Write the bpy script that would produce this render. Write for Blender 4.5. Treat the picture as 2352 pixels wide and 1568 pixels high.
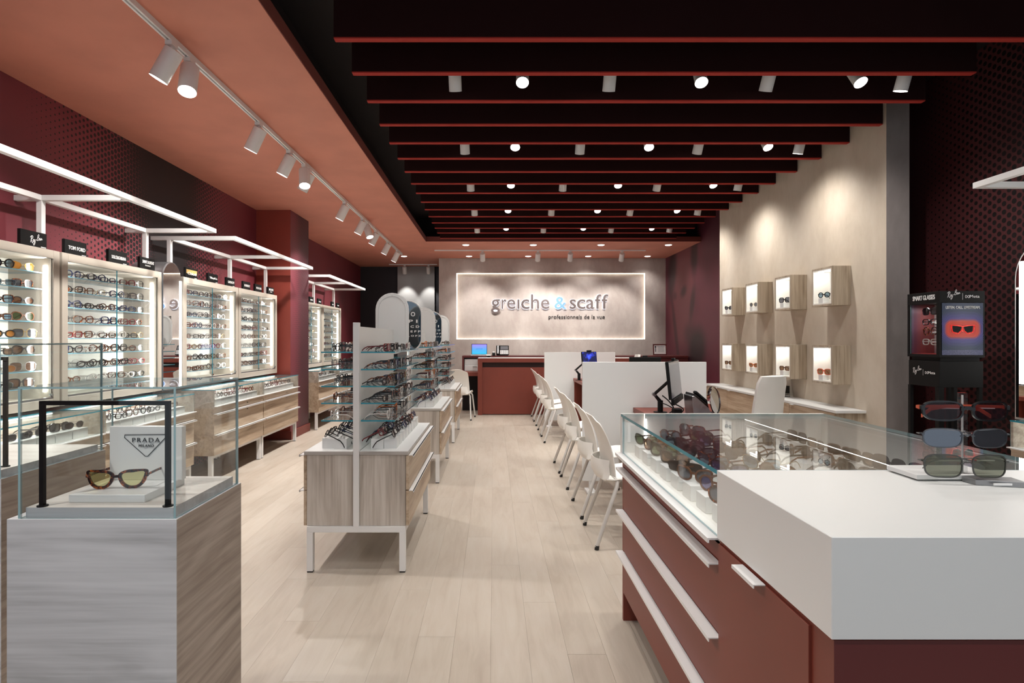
import bpy, bmesh, math, random
from mathutils import Vector, Matrix, Euler
random.seed(7)
for o in list(bpy.data.objects): bpy.data.objects.remove(o, do_unlink=True)
SC = bpy.context.scene
COL = SC.collection
PI = math.pi
# ------------------------------------------------------------------ camera, world, exposure
H, F, VX, VY = 1.36, 1330.0, 1134.0, 779.0      # eye height, focal length and vanishing point measured on the 2352x1568 photo
cam = bpy.data.cameras.new('camera'); cam_o = bpy.data.objects.new('camera', cam); COL.objects.link(cam_o)
cam.sensor_width = 36.0; cam.lens = 36.0 * F / 2352.0
cam.shift_x = (1176 - VX) / 2352.0; cam.shift_y = -(784 - VY) / 2352.0
cam.clip_start = 0.05; cam.clip_end = 60
cam_o.location = (0, 0, H); cam_o.rotation_euler = (PI/2, 0, 0)
SC.camera = cam_o
SC.view_settings.view_transform = 'Standard'
try: SC.view_settings.look = 'None'
except Exception: pass
SC.view_settings.gamma = 1.0; SC.view_settings.use_curve_mapping = False
SC.view_settings.exposure = 0.62
W = bpy.data.worlds.new('world'); SC.world = W; W.use_nodes = True
W.node_tree.nodes['Background'].inputs[0].default_value = (0.80, 0.90, 1.0, 1)
W.node_tree.nodes['Background'].inputs[1].default_value = .45       # daylight of the mall coming in through the open shop front
try:
    cy = SC.cycles
    cy.transparent_max_bounces = 28; cy.max_bounces = 12; cy.diffuse_bounces = 5; cy.glossy_bounces = 6
    cy.caustics_reflective = False; cy.caustics_refractive = False; cy.sample_clamp_indirect = 4.0
    cy.use_denoising = True
except Exception: pass
SPOT_W = 40.0       # one spot lamp
WARM = (1.0, 0.955, 0.90)

# ------------------------------------------------------------------ materials
def srgb(r, g, b):
    f = lambda c: (c/255/12.92) if c/255 <= 0.04045 else ((c/255+0.055)/1.055)**2.4
    return (f(r), f(g), f(b), 1)
MATS = {}
class NT:
    def __init__(s, name):
        s.m = bpy.data.materials.new(name); s.m.use_nodes = True; s.t = s.m.node_tree; s.n = s.t.nodes
        s.b = s.n['Principled BSDF']; s.out = s.n['Material Output']; MATS[name] = s.m
    def add(s, typ, **kw):
        n = s.n.new(typ)
        for k, v in kw.items(): setattr(n, k, v)
        return n
    def link(s, a, b): s.t.links.new(a, b)
    def math(s, op, a, b=None, c=None):
        n = s.n.new('ShaderNodeMath'); n.operation = op
        for i, v in enumerate((a, b, c)):
            if v is None: continue
            if hasattr(v, 'links'): s.link(v, n.inputs[i])
            else: n.inputs[i].default_value = v
        return n.outputs[0]
    def pos(s):
        return s.add('ShaderNodeNewGeometry').outputs['Position']
    def sep(s, v):
        n = s.add('ShaderNodeSeparateXYZ'); s.link(v, n.inputs[0]); return n.outputs
    def mapping(s, v, scale):
        n = s.add('ShaderNodeMapping'); s.link(v, n.inputs[0]); n.inputs['Scale'].default_value = scale; return n.outputs[0]
    def noise(s, v, scale, detail=4, rough=.5, dist=0):
        n = s.add('ShaderNodeTexNoise'); s.link(v, n.inputs['Vector']); n.inputs['Scale'].default_value = scale
        n.inputs['Detail'].default_value = detail; n.inputs['Roughness'].default_value = rough; n.inputs['Distortion'].default_value = dist
        return n.outputs[0]
    def ramp(s, f, stops):
        n = s.add('ShaderNodeValToRGB'); s.link(f, n.inputs[0]); e = n.color_ramp.elements
        while len(e) < len(stops): e.new(0.5)
        for i, (p, c) in enumerate(stops): e[i].position = p; e[i].color = c
        return n.outputs[0]
    def mix(s, f, a, b, mode='MIX'):
        n = s.add('ShaderNodeMix'); n.data_type = 'RGBA'; n.blend_type = mode
        for i, v in ((0, f), (6, a), (7, b)):
            if hasattr(v, 'links'): s.link(v, n.inputs[i])
            else: n.inputs[i].default_value = v
        return n.outputs[2]
    def bump(s, h, strength, dist=.002):
        n = s.add('ShaderNodeBump'); s.link(h, n.inputs['Height']); n.inputs['Strength'].default_value = strength; n.inputs['Distance'].default_value = dist
        s.link(n.outputs[0], s.b.inputs['Normal'])
def plain(name, col, rough=.5, metal=0, spec=.5, emit=None, es=0, var=0.0):
    s = NT(name); s.b.inputs['Roughness'].default_value = rough; s.b.inputs['Metallic'].default_value = metal
    s.b.inputs['Specular IOR Level'].default_value = spec
    if var:
        f = s.noise(s.pos(), 3.0, 3)
        lo = tuple(c*(1-var) for c in col[:3])+(1,); hi = tuple(min(1, c*(1+var)) for c in col[:3])+(1,)
        s.link(s.ramp(f, [(.35, lo), (.65, hi)]), s.b.inputs['Base Color'])
    else: s.b.inputs['Base Color'].default_value = col
    if emit: s.b.inputs['Emission Color'].default_value = emit; s.b.inputs['Emission Strength'].default_value = es
    return s.m
def glassy(name, tint=(1,1,1,1), refl=.09, rough=.0):
    s = NT(name); s.n.remove(s.b)
    tr = s.add('ShaderNodeBsdfTransparent'); tr.inputs[0].default_value = tint
    gl = s.add('ShaderNodeBsdfGlossy'); gl.inputs['Roughness'].default_value = rough
    lw = s.add('ShaderNodeLayerWeight'); lw.inputs[0].default_value = .5
    mx = s.add('ShaderNodeMixShader'); s.link(s.math('ADD', s.math('MULTIPLY', s.math('POWER', lw.outputs['Facing'], 4.5), .85), refl*.3), mx.inputs[0])
    s.link(tr.outputs[0], mx.inputs[1]); s.link(gl.outputs[0], mx.inputs[2]); s.link(mx.outputs[0], s.out.inputs[0])
    return s.m
def tinted(name, tint, base, k):      # sunglass lens: part see-through, part gloss
    s = NT(name); s.b.inputs['Base Color'].default_value = base; s.b.inputs['Roughness'].default_value = .06; s.b.inputs['Specular IOR Level'].default_value = .7
    tr = s.add('ShaderNodeBsdfTransparent'); tr.inputs[0].default_value = tint
    mx = s.add('ShaderNodeMixShader'); mx.inputs[0].default_value = k
    s.link(tr.outputs[0], mx.inputs[1]); s.link(s.b.outputs[0], mx.inputs[2]); s.link(mx.outputs[0], s.out.inputs[0]); return s.m
def wood(name, c1, c2, c3, axis='z', rough=.45, fine=60):
    """stretched noise bands; axis = direction of the grain"""
    s = NT(name); p = s.pos(); s.b.inputs['Roughness'].default_value = rough
    a = {'x': (.10, 1, 1), 'y': (1, .10, 1), 'z': (1, 1, .10)}[axis]
    wob = s.noise(s.mapping(p, tuple(v*1.0 for v in a)), 9, 4, .55, 1.2)
    fin = s.noise(s.mapping(p, tuple((v if v == 1 else .03) for v in a)), fine, 4, .6, .2)
    f = s.math('ADD', s.math('MULTIPLY', wob, .62), s.math('MULTIPLY', fin, .38))
    s.link(s.ramp(f, [(.32, c1), (.47, c2), (.60, c3)]), s.b.inputs['Base Color']); s.bump(fin, .06)
    return s.m
def plaster(name, c1, c2, c3):
    s = NT(name); p = s.pos(); s.b.inputs['Roughness'].default_value = .8
    big = s.noise(s.mapping(p, (1, 1, .6)), 1.6, 6, .62, .6); sm = s.noise(s.mapping(p, (1, 1, .5)), 14, 5, .6)
    f = s.math('ADD', s.math('MULTIPLY', big, .75), s.math('MULTIPLY', sm, .25))
    s.link(s.ramp(f, [(.30, c1), (.5, c2), (.68, c3)]), s.b.inputs['Base Color']); s.bump(sm, .08)
    return s.m
def smooth(s, x, lo, hi):
    n = s.add('ShaderNodeMapRange'); n.interpolation_type = 'SMOOTHSTEP'; s.link(x, n.inputs[0])
    n.inputs[1].default_value = lo; n.inputs[2].default_value = hi; return n.outputs[0]
def dotwall(name, base, dot, rfun, pu=.062, pv=.066, uaxis=1, rough=.5, base2=None):
    """printed wall covering: staggered dots whose radius grows along the wall"""
    s = NT(name); X = s.sep(s.pos()); u, v = X[uaxis], X[2]; s.b.inputs['Roughness'].default_value = rough
    ds = []
    for off in (0, .5):
        fu = s.math('MULTIPLY', s.math('SUBTRACT', s.math('FRACT', s.math('ADD', s.math('DIVIDE', u, pu), off+50)), .5), pu)
        fv = s.math('MULTIPLY', s.math('SUBTRACT', s.math('FRACT', s.math('ADD', s.math('DIVIDE', v, pv), off+50)), .5), pv)
        ds.append(s.math('SQRT', s.math('ADD', s.math('MULTIPLY', fu, fu), s.math('MULTIPLY', fv, fv))))
    d = s.math('MINIMUM', ds[0], ds[1]); r = rfun(s, u, v)
    m = s.math('LESS_THAN', d, r)
    f = s.noise(s.pos(), .9, 2); b = s.ramp(f, [(.3, base), (.7, base2 or base)])
    s.link(s.mix(m, b, dot), s.b.inputs['Base Color']); return s.m
def planks_mat(name):
    s = NT(name); p = s.pos(); s.b.inputs['Roughness'].default_value = .42
    oi = s.add('ShaderNodeObjectInfo')
    cmb = s.add('ShaderNodeCombineXYZ'); s.link(s.math('MULTIPLY', oi.outputs['Random'], 7), cmb.inputs[0])
    va = s.add('ShaderNodeVectorMath'); va.operation = 'ADD'; s.link(p, va.inputs[0]); s.link(cmb.outputs[0], va.inputs[1])
    g = s.noise(s.mapping(va.outputs[0], (1, .12, 1)), 22, 5, .6, .8); bl = s.noise(s.mapping(va.outputs[0], (1, .5, 1)), 2.2, 3, .5)
    c = s.ramp(s.math('ADD', s.math('MULTIPLY', g, .5), s.math('MULTIPLY', bl, .5)), [(.28, srgb(164,151,137)), (.5, srgb(181,170,157)), (.72, srgb(190,181,170))])
    k = s.math('ADD', s.math('MULTIPLY', oi.outputs['Random'], .05), .97)
    kn = s.noise(s.mapping(va.outputs[0], (1, .7, 1)), 5.5, 2, .5, .3)
    spot = s.math('MULTIPLY', s.math('GREATER_THAN', kn, .775), .35)
    sc = s.add('ShaderNodeVectorMath'); sc.operation = 'SCALE'; s.link(c, sc.inputs[0]); s.link(k, sc.inputs['Scale'])
    s.link(s.mix(spot, sc.outputs[0], srgb(120,98,80)), s.b.inputs['Base Color']); s.bump(g, .04); return s.m
M_WHITE = plain('white_laminate', srgb(226,227,226), .35)
M_WMET = plain('white_powder_coated_metal', srgb(228,228,228), .4)
M_INNER = plain('white_cabinet_interior', srgb(240,238,232), .6)
M_CHAIR = plain('white_plastic_shell', srgb(236,234,229), .32)
M_LEG = plain('pale_grey_tube', srgb(205,202,198), .35, .2)
M_RUB = plain('black_rubber', srgb(22,22,22), .6)
M_TERC = plain('terracotta_paint', srgb(196,126,106), .75, var=.05)
M_FASC = plain('dark_brown_paint', srgb(118,54,46), .7)
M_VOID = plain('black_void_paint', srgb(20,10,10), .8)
M_BEAM = plain('shaded_baffle_burgundy', srgb(38,12,12), .9, spec=.2)  # baffle colour darkened to hold the shade of the unlit faces
M_BEDGE = plain('floor_lit_baffle_red', srgb(160,50,42), .8, spec=.2)  # brighter baffle red, floor bounce put into the underside colour
M_TLAM = plain('terracotta_laminate', srgb(120,54,41), .45, var=.04)
M_TDARK = plain('shadow_gap_brown', srgb(48,20,17), .6)
M_BURG = plain('burgundy_laminate', srgb(92,34,34), .45)
M_BLK = plain('matt_black', srgb(10,10,11), .6, spec=.25)
M_BLKG = plain('gloss_black', srgb(12,12,13), .18)
M_ALC = plain('charcoal_wall_paint', srgb(44,44,50), .7)
M_ALCP = plain('grey_panel', srgb(150,150,150), .6)
M_CHROME = plain('chrome', srgb(225,225,225), .08, 1)
M_GREYM = plain('grey_metal', srgb(150,150,152), .35, .8)
M_MIRROR = plain('mirror', srgb(235,238,238), .01, 1)
M_DMIR = plain('dark_reflection_mirror', srgb(120,128,134), .03, 1)  # grey tone puts the dark reflection into the mirror colour
M_LED = plain('led_strip', (1,1,1,1), .5, emit=(1,.97,.92,1), es=8)
M_LEDW = plain('warm_led_strip', (1,1,1,1), .5, emit=(1,.88,.72,1), es=3.2)
M_HALO = plain('letter_backlight', (1,1,1,1), .5, emit=(.80,.86,1,1), es=1.5)
M_LENS = plain('lamp_lens', (1,1,1,1), .3, emit=(1,.97,.92,1), es=9)
M_LETT = plain('bronze_letter_face', srgb(96,84,82), .5)
M_LETB = plain('pale_blue_letter_face', srgb(104,146,204), .5, emit=srgb(104,146,204), es=.12)
M_INK = plain('black_ink', srgb(26,24,24), .6)
M_WINK = plain('white_ink', srgb(240,240,240), .6)
M_TEAL = plain('teal_glass_edge', srgb(40,140,160), .15, emit=srgb(30,130,150), es=.0)
M_SKY = plain('sky_glass_edge', srgb(112,164,184), .15)
M_PALE = plain('pale_glass_edge', srgb(150,180,185), .15)
M_GLASS = glassy('clear_glass', (.975,.985,.982,1))
M_ACRY = glassy('clear_acrylic', (.93,.94,.94,1), .4)
M_DEMO = glassy('demo_lens', (.93,.93,.93,1), .25)
M_LIM = plaster('limewash_taupe', srgb(158,146,140), srgb(176,166,160), srgb(190,182,176))
M_BEIGE = plaster('beige_plaster', srgb(188,175,157), srgb(204,192,175), srgb(214,204,189))
M_GREYPL = plaster('grey_plaster', srgb(118,110,108), srgb(130,122,120), srgb(142,134,132))
M_WZ = wood('pale_grey_oak_upright', srgb(140,128,118), srgb(182,173,163), srgb(205,198,190), 'z')
M_WX = wood('pale_grey_oak_crosswise', srgb(134,128,124), srgb(176,171,166), srgb(198,194,190), 'x')
M_WY = wood('pale_grey_oak_lengthwise', srgb(134,120,108), srgb(174,162,148), srgb(198,188,176), 'y')
M_DY = wood('warm_oak_drawer_front', srgb(140,118,96), srgb(178,156,132), srgb(198,180,158), 'y')
M_FRAME = plain('grey_beige_cabinet_frame', srgb(188,180,168), .45, var=.04)
M_PLANK = planks_mat('whitewashed_maple')
M_SUB = plain('subfloor', srgb(120,104,90), .8)
M_SCR = plain('grey_screen', srgb(120,120,126), .2)
M_PAPER = plain('paper', srgb(235,233,230), .7)
M_RED = plain('red_plastic', srgb(200,40,30), .4)
def mat_left():
    def r(s, u, v):
        up = s.math('MULTIPLY', smooth(s, v, 2.0, 3.0), .004)
        a = s.math('MULTIPLY', s.math('SUBTRACT', u, 4.08), .0178); b = s.math('MULTIPLY', s.math('SUBTRACT', 7.05, u), .025)
        return s.math('ADD', s.math('MINIMUM', a, b), up)
    return dotwall('maroon_dotted_wallcovering', srgb(124,52,60), srgb(14,10,14), r, base2=srgb(108,42,52), pu=.085, pv=.047)
M_WLEFT = mat_left()
def r_pil(s, u, v): return s.math('MULTIPLY', smooth(s, u, 7.9, 8.5), .019)
M_PILS = dotwall('plum_dotted_pilaster', srgb(112,44,56), srgb(30,16,24), lambda s,u,v: s.math('MULTIPLY', s.math('ADD', smooth(s, u, 7.80, 8.35), .0), .0175), pu=.05, pv=.055)
def r_right(s, u, v):
    return s.math('ADD', s.math('MULTIPLY', s.math('SUBTRACT', 1.0, smooth(s, u, 4.0, 5.7)), .0215), -.002)
M_WRIGHT = dotwall('burgundy_dotted_wallcovering', srgb(84,40,42), srgb(14,10,11), r_right, base2=srgb(74,34,37), pu=.082, pv=.061)
def mural():
    s = NT('plum_portrait_wallcovering'); X = s.sep(s.pos()); y, z = X[1], X[2]; s.b.inputs['Roughness'].default_value = .6
    base = s.ramp(s.noise(s.pos(), .8, 3), [(.3, srgb(84,32,46)), (.7, srgb(104,42,58))])
    def blob(cy, cz, ry, rz, soft=.5, rot=0):
        a = s.math('SUBTRACT', y, cy); b = s.math('SUBTRACT', z, cz)
        a = s.math('ADD', a, s.math('MULTIPLY', b, rot))
        d = s.math('SQRT', s.math('ADD', s.math('POWER', s.math('ABSOLUTE', s.math('DIVIDE', a, ry)), 2), s.math('POWER', s.math('ABSOLUTE', s.math('DIVIDE', b, rz)), 2)))
        return s.math('SUBTRACT', 1.0, smooth(s, d, 1-soft, 1+soft))
    c = base
    for (cy, cz, ry, rz, col, k, sf, rt) in (
        (11.55, 2.45, .75, 1.15, srgb(112,58,64), .75, .35, 0), (12.1, 2.75, .28, .55, srgb(28,12,16), .9, .5, .2), (10.75, 2.95, .18, .4, srgb(28,12,16), .85, .5, 0),
        (11.35, 2.30, .16, .10, srgb(34,14,20), .75, .7, .5), (11.9, 2.25, .12, .08, srgb(40,18,24), .6, .7, 0), (10.85, 2.05, .12, .30, srgb(34,16,22), .75, .6, .3),
        (11.0, 1.45, .30, .20, srgb(44,20,26), .6, .7, 0), (10.6, 1.15, .42, .42, srgb(32,16,20), .9, .4, .2), (11.85, 1.5, .10, .8, srgb(44,20,28), .7, .6, -.35)):
        c = s.mix(s.math('MULTIPLY', blob(cy, cz, ry, rz, sf, rt), k), c, col)
    s.link(c, s.b.inputs['Base Color']); return s.m
M_MURAL = mural()

# ------------------------------------------------------------------ mesh helper
def root_of(o):
    while o.parent: o = o.parent
    return o
class MB:
    def __init__(s): s.v = []; s.f = []; s.m = []
    def add(s, vs, fs, m=0):
        k = len(s.v); s.v += [tuple(v) for v in vs]; s.f += [tuple(i+k for i in f) for f in fs]; s.m += [m]*len(fs) if isinstance(m, int) else list(m); return s
    def box(s, x0, x1, y0, y1, z0, z1, m=0):
        """m: int, or dict axis->mat with default"""
        vs = [(x0,y0,z0),(x1,y0,z0),(x1,y1,z0),(x0,y1,z0),(x0,y0,z1),(x1,y0,z1),(x1,y1,z1),(x0,y1,z1)]
        fs = [(0,3,2,1),(4,5,6,7),(0,1,5,4),(2,3,7,6),(1,2,6,5),(3,0,4,7)]   # -z +z -y +y +x -x
        ms = m if isinstance(m, int) else [m.get(a, m.get('', 0)) for a in ('-z','+z','-y','+y','+x','-x')]
        return s.add(vs, fs, ms)
    def obox(s, c, u, v, w, hu, hv, hw, m=0):
        c, u, v, w = Vector(c), Vector(u).normalized()*hu, Vector(v).normalized()*hv, Vector(w).normalized()*hw
        vs = [c-u-v-w, c+u-v-w, c+u+v-w, c-u+v-w, c-u-v+w, c+u-v+w, c+u+v+w, c-u+v+w]
        return s.add(vs, [(0,3,2,1),(4,5,6,7),(0,1,5,4),(2,3,7,6),(1,2,6,5),(3,0,4,7)], m)
    def tube(s, pts, r, n=8, m=0, closed=False, caps=True):
        pts = [Vector(p) for p in pts]; N = len(pts); rs = r if isinstance(r, (list, tuple)) else [r]*N; k = len(s.v); prev = None
        for i, p in enumerate(pts):
            a = pts[(i-1) % N] if (closed or i > 0) else p; b = pts[(i+1) % N] if (closed or i < N-1) else p
            t = (b-a).normalized() if (b-a).length > 1e-9 else Vector((0,0,1))
            if prev is None:
                ref = Vector((0,0,1)) if abs(t.z) < .9 else Vector((1,0,0)); nn = t.cross(ref).normalized()
            else: nn = (prev - t*prev.dot(t)).normalized()
            prev = nn; bb = t.cross(nn)
            for j in range(n):
                a_ = 2*PI*j/n; s.v.append(tuple(p + (nn*math.cos(a_) + bb*math.sin(a_))*rs[i]))
        for i in range(N if closed else N-1):
            for j in range(n):
                a0, a1 = k+i*n+j, k+i*n+(j+1) % n; b0, b1 = k+((i+1) % N)*n+j, k+((i+1) % N)*n+(j+1) % n
                s.f.append((a0, a1, b1, b0)); s.m.append(m)
        if caps and not closed:
            s.f.append(tuple(k+j for j in reversed(range(n)))); s.m.append(m); s.f.append(tuple(k+(N-1)*n+j for j in range(n))); s.m.append(m)
        return s
    def cyl(s, a, b, r, n=20, m=0, r2=None): return s.tube([a, b], [r, r2 if r2 is not None else r], n, m)
    def prism(s, poly, org, u, v, w, depth, m=0, msides=None):
        """2D polygon (u,v) extruded along w by depth"""
        org, u, v, w = Vector(org), Vector(u), Vector(v), Vector(w); n = len(poly)
        a = [org+u*p[0]+v*p[1] for p in poly]; b = [p+w*depth for p in a]
        fs = [tuple(reversed(range(n))), tuple(range(n, 2*n))]+[(i, (i+1) % n, n+(i+1) % n, n+i) for i in range(n)]
        return s.add(a+b, fs, [m, m]+[m if msides is None else msides]*n)
    def rect(s, a, b, c, d, m=0): return s.add([a,b,c,d], [(0,1,2,3)], m)
    def mesh(s, name, mats, off=Vector((0,0,0)), bevel=0, smooth=False, seg=1):
        me = bpy.data.meshes.new(name); me.from_pydata([tuple(Vector(v)-off) for v in s.v], [], s.f)
        for mm in (mats if isinstance(mats, (list, tuple)) else [mats]): me.materials.append(mm)
        me.polygons.foreach_set('material_index', s.m)
        bm = bmesh.new(); bm.from_mesh(me)
        bmesh.ops.recalc_face_normals(bm, faces=bm.faces[:])
        if bevel:
            es = [e for e in bm.edges if len(e.link_faces) == 2 and e.calc_face_angle(0) > .6]
            bmesh.ops.bevel(bm, geom=es, offset=bevel, segments=seg, affect='EDGES', clamp_overlap=True)
        bm.to_mesh(me); bm.free()
        if smooth:
            me.polygons.foreach_set('use_smooth', [True]*len(me.polygons))
            try: me.set_sharp_from_angle(angle=.7)
            except Exception: pass
        me.update(); return me
    def build(s, name, mats, parent=None, **kw):
        if parent: off = Vector(root_of(parent).location)
        else:
            xs = [v[0] for v in s.v]; ys = [v[1] for v in s.v]; zs = [v[2] for v in s.v]
            off = Vector(((min(xs)+max(xs))/2, (min(ys)+max(ys))/2, min(zs)))
        o = bpy.data.objects.new(name, s.mesh(name, mats, off, **kw)); COL.objects.link(o)
        if parent: o.parent = parent
        else: o.location = off
        return o
def tag(o, label=None, cat=None, group=None, kind=None):
    if label: o['label'] = label
    if cat: o['category'] = cat
    if group: o['group'] = group
    if kind: o['kind'] = kind
    return o
def thing(name, label, cat, loc, group=None):
    o = bpy.data.objects.new(name, None); COL.objects.link(o); o.location = loc; o.empty_display_size = .1
    return tag(o, label, cat, group)
def bx(name, m, par, *a, **kw): return MB().box(*a).build(name, m, par, **kw)
def P(px, py, d): return Vector(((px-VX)*d/F, d, H-(py-VY)*d/F))
ORD = ['first','second','third','fourth','fifth','sixth','seventh','eighth','ninth','tenth','eleventh','twelfth','thirteenth','fourteenth','fifteenth','sixteenth','seventeenth','eighteenth']
def glass_mats(edge=None): return [M_GLASS, edge or M_TEAL]
def pane(mb, x0, x1, y0, y1, z0, z1):
    """thin glass slab: broad faces clear, narrow faces edge-coloured"""
    d = {'x': x1-x0, 'y': y1-y0, 'z': z1-z0}; thin = min(d, key=d.get)
    mb.box(x0, x1, y0, y1, z0, z1, {'-'+thin: 0, '+'+thin: 0, '': 1}); return mb
# text ---------------------------------------------------------------
def text_data(body, space=1.0, offset=0.0, extrude=0.0, align='LEFT'):
    c = bpy.data.curves.new('t', 'FONT'); c.body = body; c.size = 1; c.space_character = space; c.offset = offset; c.extrude = extrude; c.align_x = align; c.resolution_u = 3
    o = bpy.data.objects.new('t', c); COL.objects.link(o); dg = bpy.context.evaluated_depsgraph_get(); dg.update()
    me = bpy.data.meshes.new_from_object(o.evaluated_get(dg)); vs = [v.co.copy() for v in me.vertices]; fs = [tuple(p.vertices) for p in me.polygons]
    bpy.data.meshes.remove(me); bpy.data.objects.remove(o); bpy.data.curves.remove(c); return vs, fs
def lettering(body, org, right, up, width, height, mat, parent, name='lettering', depth=.002, space=1.0, offset=0.0, push=.0008, slant=0, label=None):
    """flat letters; org = lower-left corner of the bounding box"""
    vs, fs = text_data(body, space, offset, .5)
    x0 = min(v.x for v in vs); x1 = max(v.x for v in vs); y0 = min(v.y for v in vs); y1 = max(v.y for v in vs)
    if width is None: width = (x1-x0)*height/(y1-y0)
    if height is None: height = (y1-y0)*width/(x1-x0)
    r, u = Vector(right).normalized(), Vector(up).normalized(); n = r.cross(u)
    out = []
    for v in vs:
        X, Y = (v.x-x0)/(x1-x0)*width, (v.y-y0)/(y1-y0)*height
        out.append(Vector(org)+r*(X+slant*Y)+u*Y+n*(push+(v.z+.5)*depth))
    o = MB().add(out, fs).build(name, mat, parent)
    if label: o['label'] = label
    return o
def ribbon(mb, pts, org, right, up, w, depth=.002, push=.0008, m=0, closed=False):
    """brush stroke polyline in the plane"""
    r, u = Vector(right).normalized(), Vector(up).normalized(); n = r.cross(u); N = len(pts); P3 = []
    for i in range(N):
        a = Vector(pts[i-1] if (i or closed) else pts[i]); b = Vector(pts[(i+1) % N] if (i < N-1 or closed) else pts[i]); t = (b-a)
        t = t.normalized() if t.length else Vector((1, 0)); nn = Vector((-t.y, t.x))*w/2
        for sg in (1, -1):
            q = Vector(pts[i])+nn*sg; P3.append(Vector(org)+r*q.x+u*q.y+n*(push+depth))
    fs = [(2*i, 2*i+1, (2*i+3) % (2*N), (2*i+2) % (2*N)) for i in range(N if closed else N-1)]
    mb.add(P3, fs, m); return mb
def smoothpts(p, n=4):
    out = []
    for i in range(len(p)-1):
        p0, p1, p2, p3 = p[max(i-1, 0)], p[i], p[i+1], p[min(i+2, len(p)-1)]
        for k in range(n):
            t = k/n
            out.append(tuple(.5*((2*p1[j])+(-p0[j]+p2[j])*t+(2*p0[j]-5*p1[j]+4*p2[j]-p3[j])*t*t+(-p0[j]+3*p1[j]-3*p2[j]+p3[j])*t**3) for j in (0, 1)))
    out.append(p[-1]); return out
SCRIPT = [[(.02,.62),(.08,.74),(.22,.80),(.30,.70),(.22,.56),(.10,.52)], [(.17,.78),(.13,.50),(.08,.20)], [(.13,.52),(.20,.34),(.30,.18),(.36,.24)],
          [(.44,.52),(.36,.50),(.33,.36),(.39,.30),(.46,.50),(.45,.34),(.50,.36)], [(.52,.54),(.52,.38),(.58,.36),(.62,.56),(.56,.16),(.46,.02),(.42,.10),(.58,.36)],
          [(.66,.50),(.74,.53)], [(.84,1.0),(.80,.72),(.76,.46)], [(.78,.86),(.88,1.02),(.95,.94),(.90,.80),(.80,.74),(.92,.74),(.95,.60),(.86,.48),(.74,.50)],
          [(1.10,.72),(1.02,.72),(.99,.60),(1.05,.54),(1.11,.70),(1.11,.56),(1.16,.60)], [(1.18,.72),(1.18,.56),(1.24,.72),(1.28,.70),(1.28,.60),(1.34,.66)]]
def script_logo(org, right, up, width, mat, parent, slant=.1):
    mb = MB(); k = width/1.36
    for st in SCRIPT: ribbon(mb, [((x+slant*y)*k, y*k) for x, y in smoothpts(st, 4)], org, right, up, .045*k)
    return mb.build('script_lettering', mat, parent)
COLN = {'tortoiseshell': 'tortoiseshell', 'greyd': 'grey'}
M_WZ2 = wood('oak_upright', srgb(132,116,98), srgb(168,152,132), srgb(192,178,158), 'z')
# ------------------------------------------------------------------ the setting
XL, XR, YB, ZC, ZU = -3.22, 3.722, 12.53, 3.113, 3.58
COFX, COFY, SLX = -1.22, 10.40, -1.187
def struct(name, mb, mats, **kw): return tag(mb.build(name, mats, **kw), kind='structure')
floor = struct('floor', MB().box(XL-.1, XR+.1, -2.0, 14.1, -.12, -.014), M_SUB)
PW, PL = .166, 1.83
mb = MB().box(-PW/2+.0003, PW/2-.0003, -PL/2+.0004, PL/2-.0004, -.014, 0)
plank_me = mb.mesh('plank', M_PLANK)
far_mb = MB(); npl = 0
for i in range(-20, 24):
    off = (i*0.73) % 1*PL
    y = -2.0 + off
    x = (i+.46)*PW - .006
    while y < 14.0:
        yc = y+PL/2
        vis = -2.75 < x < 1.25 and 1.6 < yc < 13.3 and npl < 290
        if vis:
            o = bpy.data.objects.new('plank', plank_me); COL.objects.link(o); o.parent = floor; o.location = Vector((x, yc, 0))-Vector(floor.location); npl += 1
        elif y > -1.0 and abs(x-.25) < 3.6: far_mb.box(max(x-PW/2+.0006, XL), min(x+PW/2-.0006, XR), y+.001, min(y+PL-.001, 14), -.014, 0)
        y += PL
tag(far_mb.build('planks', M_PLANK, floor), kind='stuff')
struct('wall_left', MB().box(XL-.12, XL, -2.0, 14.0, 0, ZU+.03), M_WLEFT)
struct('wall_right', MB().box(XR, XR+.12, -2.0, 8.5, 0, ZU), M_WRIGHT)
struct('wall_right_rear', MB().box(XR, XR+.12, 8.5, YB+.2, 0, ZU+.01), M_MURAL)
# back slab with the lit recess
rx0, rx1, rz0, rz1 = -.81, 3.28, 1.358, 2.796
wb = MB().box(SLX, rx0, YB, YB+.16, 0, ZC).box(rx1, XR, YB, YB+.16, 0, ZC).box(rx0, rx1, YB, YB+.16, 0, rz0).box(rx0, rx1, YB, YB+.16, rz1, ZC)
wb.box(SLX, SLX+.001, YB, 14.0, 0, ZC, 1)
wall_back = struct('wall_back', wb, [M_LIM, M_ALC])
bx('recessed_panel', M_LIM, wall_back, rx0+.004, rx1-.004, YB+.075, YB+.10, rz0+.004, rz1-.004)
for a in ((rx0+.004, rx1-.004, rz1-.018, rz1-.004), (rx0+.004, rx1-.004, rz0+.004, rz0+.018), (rx0+.004, rx0+.018, rz0+.02, rz1-.02), (rx1-.018, rx1-.004, rz0+.02, rz1-.02)):
    bx('led_strip', M_LEDW, wall_back, a[0], a[1], YB+.030, YB+.040, a[2], a[3])
struct('wall_alcove', MB().box(XL-.1, SLX+.1, 14.0, 14.1, 0, ZC), M_ALC)
alc = bx('alcove_panel', M_ALCP, None, -2.31, -1.42, 13.90, 13.995, 0, ZC-.003); tag(alc, kind='structure'); alc.name = 'trim_1'
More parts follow.
